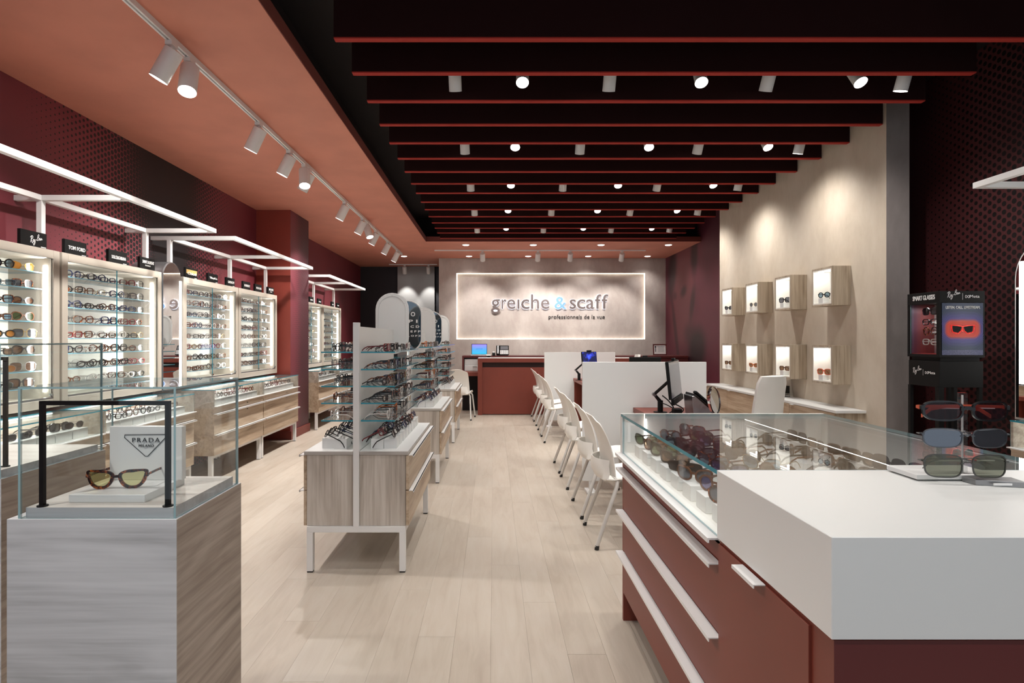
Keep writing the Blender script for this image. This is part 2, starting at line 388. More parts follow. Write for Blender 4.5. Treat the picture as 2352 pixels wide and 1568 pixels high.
# ceiling: terracotta soffit on the left and at the back, black void above the baffles
cm = MB().box(XL, COFX, -2.0, 14.0, ZC, ZC+.085).box(COFX, XR, COFY, 14.0, ZC, ZC+.085)
struct('ceiling', cm, M_TERC)
struct('trim_2', MB().box(COFX-.001, COFX+.004, -2.0, COFY, ZC+.003, ZC+.092).box(COFX, XR, COFY-.004, COFY+.001, ZC+.003, ZC+.092), M_FASC)
struct('ceiling_void', MB().box(COFX-.25, XR, -2.0, COFY+.25, ZU, ZU+.05).box(COFX-.25, COFX-.2, -2, COFY+.25, ZC+.09, ZU).box(COFX-.2, XR, COFY+.2, COFY+.25, ZC+.09, ZU), M_VOID)
struct('wall_pilaster', MB().box(XL, -2.756, 7.85, 8.62, 0, ZC, {'-y': 0, '': 1}), [plain('terracotta_wallcovering', srgb(140,58,46), .6, var=.04), M_PILS])
struct('baseboard_pilaster', MB().box(XL, -2.738, 7.832, 8.64, 0, .115), plain('terracotta_skirting', srgb(116,50,42), .5), bevel=.002)
struct('wall_beige', MB().box(3.18, 3.367, 4.69, 8.15, 0, ZU-.001, {'-y': 1, '': 0}).box(3.367, XR, 8.0, 8.15, 0, ZU-.001, 0), [M_BEIGE, M_GREYPL])
# ceiling baffles
for i in range(16):
    d = 3.374+.4438*i
    if i >= 1: d = 1.753*F/[0,612.2,547.4,493.3,451.2,415.5,385,357.5,335.8,315.2,298,281.7,267.4,255.2,244.2,232][i]
    xr = 3.70 if i == 0 else 3.176
    t = thing('ceiling_baffle', f'dark burgundy ceiling baffle with floor bounce painted on its lower edge, {ORD[i]} from the front', 'ceiling baffle', (1.12, d, ZC), 'ceiling baffles over the shop floor')
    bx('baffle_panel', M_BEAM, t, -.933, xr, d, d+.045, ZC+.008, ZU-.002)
    bx('edge_floor_bounce', M_BEDGE, t, -.933, xr, d, d+.045, ZC, ZC+.008)  # thin slab colours the floor bounce onto the baffle underside
# ------------------------------------------------------------------ lamps
def add_spot(loc, direction, par, power, size=70, blend=.6, rad=.03, col=WARM):
    l = bpy.data.lights.new('bulb', 'SPOT'); l.energy = power; l.spot_size = math.radians(size); l.spot_blend = blend; l.shadow_soft_size = rad; l.color = col
    o = bpy.data.objects.new('bulb', l); COL.objects.link(o); o.parent = par
    o.location = Vector(loc)-Vector(root_of(par).location)
    o.rotation_euler = Vector(direction).to_track_quat('-Z', 'Y').to_euler(); return o
def can(t, top, dirv, L, r, power, size=70, stem=True, light=True):
    """tilted cylinder lamp head hanging from top"""
    dv = Vector(dirv).normalized(); top = Vector(top)
    c0 = top+Vector((0, 0, -.055 if stem else 0))
    a = c0-dv*L*.18; b = a+dv*L
    MB().tube([a, a+dv*.004, b-dv*.003, b], [r*.93, r, r, r*.97], 24, caps=False).add([tuple(a)], [], 0).build('lamp_body', M_WMET, t, smooth=True)
    MB().cyl(a+dv*.001, a+dv*.004, r*.94, 24).build('back_cap', M_WMET, t)
    MB().cyl(b-dv*.012, b-dv*.006, r*.86, 24).build('lamp_lens', M_LENS, t)
    MB().tube([b-dv*.02, b+dv*.0], [r*.99, r*.99], 24, caps=False).build('trim_ring', M_WMET, t)
    if stem: MB().cyl(top, c0+dv*L*.1, .008, 10).build('stem', M_WMET, t)
    if light: add_spot(b+dv*.012, dv, t, power, size)
# cylinder spots between the baffles
BD = [3.81, 4.26]
rows = [4.03, 5.39, 6.73, 8.06, 9.35, 2.69, 1.34, 0.0]; RW = ['nearest visible','second','third','fourth','farthest','overhead','foremost overhead','shop-front overhead']
cols = [-.266, .20, .80, 1.446, 1.89, 2.555, 2.83]
for ri, d in enumerate(rows):
    for ci, x in enumerate(cols):
        t = thing('cylinder_spotlight', f'white cylinder spotlight, {ORD[ci]} from left in the {RW[ri]} row between baffles', 'spotlight', (x, d, ZU), 'cylinder spotlights between the baffles')
        tilt = {0:(.02,.55), 1:(-.04,-.60), 2:(0,.55), 3:(-.06,-.60), 4:(-.06,.55), 5:(.12,-.60), 6:(-.10,.30)}[ci]
        dv = Vector((tilt[0], tilt[1], -1)).normalized(); L = .24
        b = Vector((x, d, 3.145 if ci in (1, 3, 5) else 3.085)); a = b-dv*L
        MB().tube([a, a+dv*.004, b], [.038, .044, .044], 24, caps=False).build('lamp_body', M_WMET, t, smooth=True)
        MB().cyl(a+dv*.001, a+dv*.004, .04, 24).build('back_cap', M_WMET, t)
        MB().cyl(b-dv*.012, b-dv*.006, .038, 24).build('lamp_lens', M_LENS, t)
        MB().cyl((a.x, a.y, ZU), a+dv*.01, .008, 8).build('stem', M_WMET, t)
        add_spot(b+dv*.01, (dv.x, max(-.25, dv.y), -1) if ci < 5 else (.10 if ci == 6 else .30, .1, -1), t, SPOT_W*(.22 if ci == 6 else 1.15 if ci == 5 else 1)*(1 if ri < 5 else .62), 118 if ci > 4 else 84, 1.0)
# lighting track on the left
tx = -1.87
t = thing('lighting_track', 'long white lighting track on the terracotta ceiling at left', 'lighting track', (tx, 6, ZC-.03))
MB().box(tx-.018, tx-.006, 1.2, 11.75, ZC-.032, ZC).box(tx+.006, tx+.018, 1.2, 11.75, ZC-.032, ZC).box(tx-.006, tx+.006, 1.2, 11.75, ZC-.012, ZC).build('rail', M_WMET, t)
bx('end_cap', M_WMET, t, tx-.019, tx+.019, 11.75, 11.77, ZC-.034, ZC)
heads = [(.8, (.25,0,-1)), (2.1, (-.5,0,-1)), (3.36, (-.55,-.02,-1)), (3.56, (.10,-.38,-1)), (4.61, (-.50,.05,-1)), (5.30, (-.50,0,-1)), (5.72, (.15,-.38,-1)), (5.86, (-.55,.1,-1)), (7.27, (-.5,0,-1)),
         (8.25, (-.5,0,-1)), (8.55, (.35,-.25,-1)), (9.18, (-.5,0,-1)), (10.2, (-.5,0,-1)), (11.2, (-.5,0,-1))]
for i, (d, dv) in enumerate(heads):
    t = thing('track_spotlight', f'white cylindrical spotlight head on the left ceiling track, {ORD[i]} from the shop front', 'spotlight', (tx, d, ZC-.03), 'spotlight heads on the left track')
    bx('adapter', M_WMET, t, tx-.021, tx+.021, d-.035, d+.035, ZC-.058, ZC-.030, bevel=.003)
    can(t, (tx, d, ZC-.055), dv, .19, .053, SPOT_W*1.7, 100)
# rear track and alcove track
for lab, y, x0, x1, xs, z in (('thin white lighting track over the reception desk', 11.35, -1.16, 2.98, (-.22,.867,1.504,2.515), ZC), ('short white lighting track in front of the charcoal alcove', 13.5, -2.44, -1.32, (-2.08,-1.52), ZC)):
    t = thing('lighting_track', lab, 'lighting track', ((x0+x1)/2, y, z-.02)); bx('rail', M_WMET, t, x0, x1, y-.015, y+.015, z-.022, z)
    for i, x in enumerate(xs):
        t = thing('track_spotlight', f'small white spotlight head, {ORD[i]} from the left on the ' + ('rear track over reception' if len(xs) == 4 else 'short alcove track'), 'spotlight', (x, y, z-.02), 'spotlight heads on the rear tracks')
        bx('adapter', M_WMET, t, x-.02, x+.02, y-.03, y+.03, z-.045, z-.022)
        can(t, (x, y, z-.04), (0, .80 if len(xs) == 4 else .42, -1), .165, .050, SPOT_W*(1.8 if len(xs) == 4 else .8), 75 if len(xs) == 4 else 62)
# recessed downlights in the rear soffit
for j, (y, xs) in enumerate(((10.74, (-.517,.735,1.99,3.24)), (12.20, (-1.89,-.52,.727,1.99,3.24)))):
    for i, x in enumerate(xs):
        t = thing('recessed_downlight', f'round recessed downlight in the terracotta soffit, {ORD[i]} from the left in the {"front" if j == 0 else "rear"} row', 'downlight', (x, y, ZC), 'recessed downlights in the rear soffit')
        MB().tube([(x, y, ZC-.001), (x, y, ZC-.006)], [.075, .070], 24).build('trim_ring', M_WMET, t)
        MB().cyl((x, y, ZC-.009), (x, y, ZC-.0065), .056, 24).build('lamp_lens', M_LENS, t)
        add_spot((x, y, ZC-.02), (0, 0, -1), t, SPOT_W*.6, 120, .8, .05)
# ------------------------------------------------------------------ wall display units
GL = []   # spectacles to place: dict(kind, shape, col, loc, rz, pitch, scale, label, group)
def say(n): return ORD[n]
UNITS = [(2.72,3.88),(3.90,5.07),(5.43,6.59),(6.61,7.77),(8.67,9.84),(9.86,11.03)]
UN = ['nearest left','second left','third left','fourth left','fifth left','farthest left']
XF, XW = -2.907, XL
def upper_unit(y0, y1, nm, s, xf, xw, shelves=8):
    """s=+1: on the left wall facing +x, s=-1: on the right wall facing -x"""
    z0, z1 = .912, 1.947
    t = thing('wall_display_cabinet', f'{nm} lit wall display cabinet with glass doors and grey-beige frame', 'display cabinet', (xw, (y0+y1)/2, z0), 'lit display cabinets on the walls')
    def X(a, b): return (a, b) if a < b else (b, a)
    xi = xf-s*.012; xb = xw+s*.03; w = .055
    def B(name, m, xa, xc, ya, yc, za, zc, **k):
        xa, xc = X(xa, xc); return bx(name, m, t, xa, xc, ya, yc, za, zc, **k)
    B('side_panel', M_FRAME, xw, xf, y0, y0+w, z0, z1, bevel=.002); B('side_panel', M_FRAME, xw, xf, y1-w, y1, z0, z1, bevel=.002)
    B('top_panel', M_FRAME, xw, xf, y0+w, y1-w, z1-w, z1, bevel=.002); B('bottom_panel', M_FRAME, xw, xf, y0+w, y1-w, z0, z0+w, bevel=.002)
    B('back_panel', M_INNER, xw+s*.002, xw+s*.012, y0+w, y1-w, z0+w, z1-w)
    B('led_strip', M_LED, xi-s*.05, xi-s*.035, y0+w+.002, y0+w+.012, z0+.10, z1-.10); B('led_strip', M_LED, xi-s*.05, xi-s*.035, y1-w-.012, y1-w-.002, z0+.10, z1-.10)
    zs = [1.800-.1075*k for k in range(shelves)]
    for yy, sg in ((y0+w+.02, 1), (y1-w-.02, -1)):
        l = bpy.data.lights.new('bulb', 'AREA'); l.shape = 'RECTANGLE'; l.size = .90; l.size_y = .02; l.energy = 2.8; l.color = (1,.98,.95); o = bpy.data.objects.new('bulb', l); COL.objects.link(o); o.parent = t
        dv = Vector((-s*.6, sg, 0)).normalized(); up = Vector((0,0,1)); o.matrix_local = Matrix.Translation((xi-s*.03-xw, yy-(y0+y1)/2, (z0+z1)/2-z0)) @ Matrix((up, (-dv).cross(up), -dv)).transposed().to_4x4()
    for z in zs:
        a, b = X(xw+s*.015, xi-s*.055); mb = MB(); mb.box(a, b, y0+w+.001, y1-w-.001, z-.006, z, {'-z': 0, '+z': 0, '': 1}); mb.build('glass_shelf', [M_GLASS, M_SKY], t)
    ym = (y0+y1)/2
    for ya, yc in ((y0+w, ym-.002), (ym+.002, y1-w)):
        a, b = X(xi-s*.003, xi+s*.003); dr = MB().box(a, b, ya, yc, z0+w+.012, z1-w-.002, {'-x': 0, '+x': 0, '': 1}).build('glass_door', [M_GLASS, M_TEAL], t)
        yy = yc-.02; a, b = X(xi+s*.003, xi+s*.02)
        MB().cyl((a, yy, z0+w+.028), (b, yy, z0+w+.028), .009, 12).build('door_lock', M_CHROME, dr)
    B('bottom_rail', M_GREYM, xi-s*.01, xi+s*.006, y0+w, y1-w, z0+w, z0+w+.012)
    return t, zs
def lower_unit(y0, y1, nm, s, xf, xw):
    """drawer cabinet with a glass-topped tray"""
    zt, zl, zb = .878, .730, .264
    t = thing('display_drawer_cabinet', f'{nm} oak drawer cabinet with glass-topped frame tray on white legs', 'drawer cabinet', ((xf+xw)/2, (y0+y1)/2, 0), 'drawer cabinets along the walls')
    def X(a, b): return (a, b) if a < b else (b, a)
    def B(name, m, xa, xc, ya, yc, za, zc, par=t, **k):
        xa, xc = X(xa, xc); return bx(name, m, par, xa, xc, ya, yc, za, zc, **k)
    xt = xf-s*.31
    B('carcass', M_DY, xw+s*.02, xf-s*.022, y0, y1, zb, zl-.02)
    B('end_panel', M_WY, xw+s*.02, xf-s*.004, y0, y0+.018, zl-.02, zt); B('end_panel', M_WY, xw+s*.02, xf-s*.004, y1-.018, y1, zl-.02, zt)
    B('tray_bottom', M_INNER, xt, xf-s*.004, y0+.018, y1-.018, zl-.02, zl-.002)
    B('tray_back', M_WY, xt-s*.018, xt, y0+.018, y1-.018, zl-.02, zt-.012)
    B('rear_top', M_WHITE, xw+s*.02, xt-s*.001, y0+.018, y1-.018, zt-.012, zt, bevel=.001)
    a, b = X(xt, xf); MB().box(a, b, y0, y1, zt, zt+.008, {'-z': 0, '+z': 0, '': 1}).build('glass_top', [M_GLASS, M_TEAL], t)
    a, b = X(xf-s*.008, xf-s*.002); MB().box(a, b, y0+.002, y1-.002, zl+.003, zt, {'-x': 0, '+x': 0, '': 1}).build('glass_front', [M_GLASS, M_PALE], t)
    B('led_strip', M_LED, xt+s*.004, xt+s*.012, y0+.05, y1-.05, zt-.012, zt-.004)
    l = bpy.data.lights.new('bulb', 'AREA'); l.shape = 'RECTANGLE'; l.size = 1.0; l.size_y = .02; l.energy = 1.1; o = bpy.data.objects.new('bulb', l); COL.objects.link(o); o.parent = t
    o.location = ((xt+s*.02)-(xf+xw)/2, 0, zt-.014); o.rotation_euler = (0, 0, PI/2)
    B('tray_lip', M_WMET, xf-s*.01, xf+s*.022, y0+.002, y1-.002, zl-.006, zl)
    for k, (za, zc) in enumerate(((.662, .722), (.464, .656), (.266, .458))):
        dw = B('drawer', M_DY, xf-s*.022, xf-s*.003, y0+.004, y1-.004, za, zc, bevel=.001)
        if k: a, b = X(xf-s*.003, xf+s*.028); MB().box(a, b, y0+.004, y1-.004, zc-.002, zc+.002).box(*X(xf+s*.024, xf+s*.028), y0+.004, y1-.004, zc-.010, zc+.002).build('handle', M_WMET, dw)
        if k < 2:
            yy = y0+.62*(y1-y0); MB().cyl((xf-s*.004, yy, zc-.03), (xf+s*.006, yy, zc-.03), .008, 10).build('lock', M_CHROME, dw)
    for x in (xf-s*.045, xw+s*.06):
        for y in (y0+.024, y1-.024):
            lg = bx('leg', M_WMET, t, x-.018, x+.018, y-.018, y+.018, .006, zb); MB().box(x-.016, x+.016, y-.016, y+.016, 0, .006).build('foot', M_RUB, lg)
    B('base_rail', M_WMET, xf-s*.063, xf-s*.027, y0+.042, y1-.042, zb-.03, zb); B('base_rail', M_WMET, xw+s*.04, xw+s*.076, y0+.042, y1-.042, zb-.03, zb)
    return t
def canopy(ys, zc, s, xf, xw, nm):
    t = thing('canopy_frame', f'white square-tube canopy frame over the {nm}', 'canopy frame', (xw, ys[0], 1.947), 'white canopy frames over the cabinets')
    def X(a, b): return (a, b) if a < b else (b, a)
    h = .018; xp = xw+s*.17
    bx('front_bar', M_WMET, t, xf-h, xf+h, ys[0]-h, ys[-1]+h, zc-h, zc+h, bevel=.001)
    bx('rear_bar', M_WMET, t, xp-h, xp+h, ys[0]+h, ys[-1]-h, zc-h, zc+h, bevel=.001)
    for y in ys:
        a, b = X(xw, xf-s*h); bx('cross_bar', M_WMET, t, a, b, y-h, y+h, zc-h, zc+h, bevel=.001)
        bx('post', M_WMET, t, xp-h, xp+h, y-h, y+h, 1.947, zc-h, bevel=.001)
    return t
SHP = ['round','square','rect','cat','aviator','oval','big']
EYEC = ['black','black','tortoiseshell','brown','clear','grey','gold','silver','navy','black','burgundy','tortoiseshell','black','silver']
def row(kind, n, y0, y1, x, z, s, where, grp, cols=EYEC, rnd=None, sc=1.08, pitch=0, dx=0, jy=.012, shapes=SHP, lens=None, turn=0.0):
    for k in range(n):
        y = y0+(k+.5)*(y1-y0)/n+random.uniform(-jy, jy)
        c = random.choice(cols)
        GL.append(dict(kind=kind, shape=random.choice(shapes), col=c, lens=(random.choice(lens) if lens else None), loc=(x+random.uniform(-.012, .012), y, z+.0006), rz=s*PI/2+turn+random.uniform(-.12, .12), pitch=pitch, sc=sc,
                       where=f'{say(k)} from front, {where}', group=grp))
for k, (y0, y1) in enumerate(UNITS):
    t, zs = upper_unit(y0, y1, UN[k], 1, XF, XW)
    lower_unit(y0, y1, UN[k], 1, -2.62, XW)
    if k == 0:
        for q, z in enumerate(zs): row('sunglasses', 6, y0+.10, y1-.08, -3.02, z, 1, f'{say(q)} shelf of the {UN[k]} cabinet', 'sunglasses in the nearest cabinet', ['gold','black','tortoiseshell','silver','brown','black'], sc=1.15, lens=['green','brown','amber','grey','blue'], jy=.006, turn=-.22)
    else:
        n = 8 if k < 4 else 7
        for q, z in enumerate(zs): row('eyeglasses', n, y0+.075, y1-.075, -3.03, z, 1, f'{say(q)} shelf of the {UN[k]} cabinet', f'eyeglasses in the {UN[k]} cabinet', sc=1.10 if k < 4 else .95, turn=-.25)
    # tray with white blocks
    nb = 7; 
    for b in range(nb):
        yb = y0+.08+(b+.5)*(y1-y0-.16)/nb
        tag(bx('display_block', M_WHITE, None, -2.76, -2.66, yb-.068, yb+.068, .729, .786, bevel=.001), f'white display block, {say(b)} from the front in the tray of the {UN[k]} drawer cabinet', 'display block', 'white blocks in the wall trays')
    if k == 0: row('sunglasses', 5, y0+.5, y1-.1, -2.70, .787, 1, f'the white blocks of the {UN[k]} tray', 'sunglasses in the nearest tray', ['black','grey'], sc=1.15, lens=['grey','black'], jy=.004)
    else:
        row('eyeglasses', nb*1, y0+.08, y1-.08, -2.70, .787, 1, f'the white blocks of the {UN[k]} tray', 'eyeglasses in the wall trays', ['brown','tortoiseshell','burgundy','black','clear','black'], sc=1.0, jy=.004)
        row('eyeglasses', nb*1, y0+.08, y1-.08, -2.83, .800, 1, f'the rear rest of the {UN[k]} tray', 'eyeglasses in the wall trays', ['brown','tortoiseshell','burgundy','black','clear','black'], sc=1.0, jy=.004)
        tag(bx('display_riser', M_WHITE, None, -2.91, -2.775, y0+.08, y1-.08, .729, .7995, bevel=.001), f'long white riser at the rear of the {UN[k]} tray', 'display riser', 'white risers in the wall trays')
canopy((2.73, 3.90, 5.07), 2.31, 1, -2.455, XL, 'first two left wall cabinets')
canopy((5.45, 6.69, 7.74), 2.31, 1, -2.44, XL, 'third and fourth left wall cabinets')
canopy((8.67, 9.80, 11.03), 2.31, 1, -2.467, XL, 'two farthest left wall cabinets')
# plaques on the cabinets
SG = [(3.58,3.79,'RB'),(3.95,4.16,'TOM FORD'),(4.40,4.62,'DOLCE&GABBANA'),(4.79,5.0,'SAINT LAURENT|PARIS'),(5.5,5.71,'Chloé'),(5.93,6.14,'Tiffany&Co.'),(6.34,6.54,'GIVENCHY'),
      (6.76,6.96,'BURBERRY'),(7.10,7.30,'MICHAEL KORS'),(7.5,7.70,'BOSS|HUGO BOSS'),(9.2,9.4,''),(9.64,9.84,''),(10.45,10.6,''),(10.8,10.98,'')]
SL = ['with white script lettering, above the sunglasses cabinet','with bold white capitals, first over the second left cabinet','with white capitals, middle one over the second left cabinet','with two white lines, last over the second left cabinet','with a gold band, over the third left cabinet','middle one over the third left cabinet','last one over the third left cabinet',
      'nearest one over the fourth left cabinet','middle one over the fourth left cabinet','last one over the fourth left cabinet, beside the pilaster','nearest one beyond the pilaster','second one beyond the pilaster','third one beyond the pilaster','farthest one beyond the pilaster']
for k, (y0, y1, tx_) in enumerate(SG):
    hh = .10 if k < 5 else .094
    lab = 'small black plaque ' + SL[k]
    t = thing('brand_plaque', lab if k else 'black plaque with white script lettering above the sunglasses cabinet', 'plaque', (-2.95, (y0+y1)/2, 1.947), 'black plaques on top of the cabinets')
    bx('plaque_body', M_BLK, t, -2.947, -2.925, y0, y1, 1.947, 1.947+hh, bevel=.001)
    if k == 4: bx('gold_band', plain('gold_print', srgb(190,160,96), .4), t, -2.9249, -2.9243, y0+.01, y1-.003, 1.947+.045, 1.947+.082)
    if tx_ == 'RB':
        script_logo((-2.9245, y0+.065, 1.957), (0,1,0), (0,0,1), .10, M_WINK, t)
        bx('small_print', M_WINK, t, -2.9245, -2.9240, y1-.05, y1-.008, 1.953, 1.958)
    elif not tx_: bx('small_print', M_WINK, t, -2.9245, -2.9240, y0+.04, y1-.04, 1.985, 2.0)
    else:
        ls = tx_.split('|'); w = min((y1-y0)*.78, .028*len(ls[0])*1.3)
        lettering(ls[0], (-2.9243, (y0+y1)/2-w/2+.006, 1.947+(.05 if len(ls) > 1 else .034)), (0,1,0), (0,0,1), w, .026, M_WINK, t, offset=.01)
        if len(ls) > 1: lettering(ls[1], (-2.9243, (y0+y1)/2-w*.22, 1.947+.028), (0,1,0), (0,0,1), w*.45, .011, M_WINK, t)
        elif k < 7: bx('small_print', M_WINK, t, -2.9245, -2.9240, y1-.05, y1-.008, 1.953, 1.957)
# arched mirror cabinet between second and third units
def arch(y0, y1, z0, z1, n=16):
    r = (y1-y0)/2; c = (y0+y1)/2
    return [(y0, z0), (y1, z0)]+[(c+r*math.cos(PI*i/n), z1-r+r*math.sin(PI*i/n)) for i in range(n+1)]
t = thing('arched_wall_mirror', 'arched lit mirror set between the second and third left cabinets', 'mirror', (-3.1, 5.25, .88))
MB().prism(arch(5.095, 5.405, .90, 2.06), (XL, 0, 0), (0,1,0), (0,0,1), (1,0,0), .30).build('mirror_body', M_GREYM, t)
MB().prism(arch(5.105, 5.395, .91, 2.05), (XL+.301, 0, 0), (0,1,0), (0,0,1), (1,0,0), .006).build('mirror_glass', M_MIRROR, t)
bx('led_strip', M_LED, t, XL+.308, XL+.314, 5.375, 5.390, 1.0, 1.90)
# ------------------------------------------------------------------ right wall, near the frame edge
upper_unit(1.95, 3.10, 'near right', -1, XR-.31, XR); lower_unit(2.22, 3.40, 'near right', -1, 3.03, XR)
canopy((2.0, 3.57), 2.31, -1, 2.985, XR, 'near right wall cabinet')
t = thing('arched_wall_mirror', 'tall arched mirror with light strips at the right frame edge', 'mirror', (XR, 3.8, .78))
MB().prism(arch(3.52, 4.08, .80, 2.06), (XR-.05, 0, 0), (0,1,0), (0,0,1), (1,0,0), .049).build('mirror_body', M_WMET, t)
MB().prism(arch(3.535, 4.065, .815, 2.045), (XR-.056, 0, 0), (0,1,0), (0,0,1), (1,0,0), .005).build('mirror_glass', M_MIRROR, t)
bx('led_strip', M_LED, t, XR-.066, XR-.058, 4.00, 4.03, 1.05, 1.90); bx('led_strip', M_LED, t, XR-.066, XR-.058, 3.57, 3.60, 1.05, 1.90)

# ------------------------------------------------------------------ gondolas
GD = [3.375, 5.47, 7.60]; GN = ['nearest','middle','farthest']
def gondola(y0, nm, gi):
    L = 1.175; y1 = y0+L; xc = -.803; xl, xr = -1.112, -.496
    t = thing('display_gondola', f'{nm} double-sided display gondola with glass shelves over oak cabinets', 'display gondola', (xc, (y0+y1)/2, 0), 'display gondolas in the middle of the floor')
    zt, zb = .706, .269
    for x in (-1.073, -.533):
        for y in (y0+.019, y1-.019):
            lg = bx('leg', M_WMET, t, x-.018, x+.018, y-.018, y+.018, .008, zb-.035, bevel=.001); bx('foot', M_RUB, lg, x-.016, x+.016, y-.016, y+.016, 0, .008)
    for y in (y0+.019, y1-.019): bx('base_rail', M_WMET, t, -1.091, -.515, y-.018, y+.018, zb-.035, zb, bevel=.001)
    for x in (-1.073, -.533): bx('side_rail', M_WMET, t, x-.018, x+.018, y0+.037, y1-.037, zb-.035, zb)
    for sgn, xa, xb in ((-1, xl, -.824), (1, -.785, xr)):
        bx('cabinet_body', M_WZ, t, xa+(.02 if sgn < 0 else 0), xb-(.02 if sgn > 0 else 0), y0+.012, y1-.012, zb+.001, zt-.024)
        bx('worktop', [M_WX, M_WHITE], t, xa+.004 if sgn < 0 else xa, xb if sgn < 0 else xb-.004, y0+.006, y1-.006, zt-.022, zt, {'+z': 1, '': 0}, bevel=.001)
        xo = xa if sgn < 0 else xb
        for k, (za, zc) in enumerate(((zb+.002, .474), (.480, zt-.025))):
            a, b = sorted((xo, xo-sgn*.018)); dw = bx('drawer', M_DY, t, a, b, y0+.014, y1-.014, za, zc, bevel=.001)
            a, b = sorted((xo, xo+sgn*.028)); MB().box(a, b, y0+.014, y1-.014, zc-.001, zc+.003).box(*sorted((xo+sgn*.024, xo+sgn*.028)), y0+.014, y1-.014, zc-.009, zc+.003).build('handle', M_WMET, dw)
    for y in (y0+.0, y1-.036): bx('post', M_WMET, t, xc-.0175, xc+.0175, y, y+.036, zb, 1.458 if y == y0 else 1.435, bevel=.001)
    bx('centre_panel', M_WHITE, t, xc-.012, xc+.016, y0+.037, y1-.037, zt, 1.435)
    for k, z in enumerate((1.287, 1.185, 1.085, .985, .882)):
        for s in (1, -1):
            a, b = sorted((xc+s*.017, xc+s*.218)); MB().box(a, b, y0+.05, y1-.05, z-.008, z, {'-z': 0, '+z': 0, '': 1}).build('glass_shelf', [M_GLASS, M_TEAL], t)
            if s > 0: row('eyeglasses', 8, y0+.07, y1-.07, xc+.162, z, 1, f'{say(k)} right shelf, {nm} gondola', f'eyeglasses on the {nm} gondola', ['black','black','tortoiseshell','brown','clear','grey','gold','black','tortoiseshell','clear','navy','silver','black','orange','burgundy'], sc=1.04, jy=.008)
            elif gi == 0: row('eyeglasses', 7, y0+.07, y1-.07, xc-.165, z, -1, f'{say(k)} left shelf, {nm} gondola', f'eyeglasses on the {nm} gondola', ['black','tortoiseshell','grey','clear','black'], sc=1.04, jy=.008)
    # stepped rests on the worktops
    for s in (1, -1):
        xo = xr if s > 0 else xl
        for b in range(8):
            yb = y0+.075+(b+.5)*(L-.15)/8
            a, c = sorted((xo-s*.085, xo-s*.16)); 
            if s > 0 or (gi == 0): tag(MB().prism([(a, zt), (c, zt), (c, zt+(.062 if s > 0 else .055)), (a, zt+(.055 if s > 0 else .062))] , (0, yb-.046, 0), (1,0,0), (0,0,1), (0,1,0), .092).build('display_block', M_WHITE), f'white display block, {say(b)} from the front on the {"right" if s > 0 else "left"} worktop of the {nm} gondola', 'display block', 'white blocks on the gondola worktops')
        if s > 0 or gi == 0: 
            row('eyeglasses', 8, y0+.075, y1-.075, xo-s*.095, zt+.066, s, f'the {"right" if s > 0 else "left"} worktop blocks, {nm} gondola', f'eyeglasses on the worktop of the {nm} gondola', ['black','black','tortoiseshell','navy','black'], sc=1.04, pitch=-.42, jy=.002)
            row('eyeglasses', 8, y0+.075, y1-.075, xo-s*.165, zt+.075, s, f'the {"right" if s > 0 else "left"} rear worktop rest, {nm} gondola', f'eyeglasses on the worktop of the {nm} gondola', ['black','black','tortoiseshell','navy','burgundy'], sc=1.04, pitch=-.42, jy=.002)
            a, c = sorted((xo-s*.162, xo-s*.235)); tag(bx('display_riser', M_WHITE, None, a, c, y0+.075, y1-.075, zt+.0005, zt+.06), f'white riser behind the blocks on the {"right" if s > 0 else "left"} worktop of the {nm} gondola', 'display riser', 'white risers on the gondola worktops')
for gi, (y0, nm) in enumerate(zip(GD, GN)): gondola(y0, nm, gi)
def capsule(xc, zc, w, h, n=14):
    r = w/2; c1 = zc+h/2-r; c0 = zc-h/2+r
    return [(xc+r*math.cos(PI*i/n), c1+r*math.sin(PI*i/n)) for i in range(n+1)]+[(xc-r*math.cos(PI*i/n), c0-r*math.sin(PI*i/n)) for i in range(n+1)]
def gmirror(y, face, nm, letters=None):
    """capsule mirror held on the end post of a gondola; face -1 looks to the shop front"""
    t = thing('vanity_mirror', nm, 'mirror', (-.803, y, 1.246), 'capsule mirrors on the gondola ends')
    z = 1.484
    MB().prism(capsule(-.803, z, .262, .486), (0, y, 0), (1,0,0), (0,0,1), (0,1,0), .016).build('backing', M_WHITE, t, bevel=.002)
    yf = y-.0035 if face < 0 else y+.0165
    MB().prism(capsule(-.803, z, .238, .462), (0, yf, 0), (1,0,0), (0,0,1), (0,1,0), .003).build('mirror_glass', M_DMIR if letters else M_MIRROR, t)
    if not letters:
        mb = MB(); cp = capsule(-.803, z, .215, .44)
        mb.tube([(p[0], y-.002, p[1]) for p in cp], .003, 5, closed=True); mb.build('rear_seam', M_WMET, t)
        for p in cp[2::5]: MB().cyl((p[0]*1.0, y-.003, p[1]), (p[0], y, p[1]), .004, 8).build('screw', M_GREYM, t)
    MB().cyl((-.803, y+.008, 1.21), (-.803, y+.008, 1.26), .01, 10).build('bracket', M_CHROME, t)
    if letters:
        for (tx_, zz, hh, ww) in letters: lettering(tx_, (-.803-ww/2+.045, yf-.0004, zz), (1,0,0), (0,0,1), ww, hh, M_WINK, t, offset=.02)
chart = [('O', 1.575, .042, .040), ('P I', 1.515, .030, .085), ('E C D', 1.468, .022, .12), ('D E F P', 1.425, .018, .14), ('E L O P Z', 1.385, .015, .15)]  # reflection of a letter chart, laid on the mirror glass as white letters
gmirror(GD[0]+1.20, 1, 'white back of the nearest capsule mirror, behind the nearest gondola panel')
gmirror(GD[1]-.03, -1, 'dark capsule mirror with painted-on letter chart reflection facing the shop front, nearest of two', chart)
gmirror(GD[1]+1.20, 1, 'white back of the capsule mirror at the rear of the middle gondola')
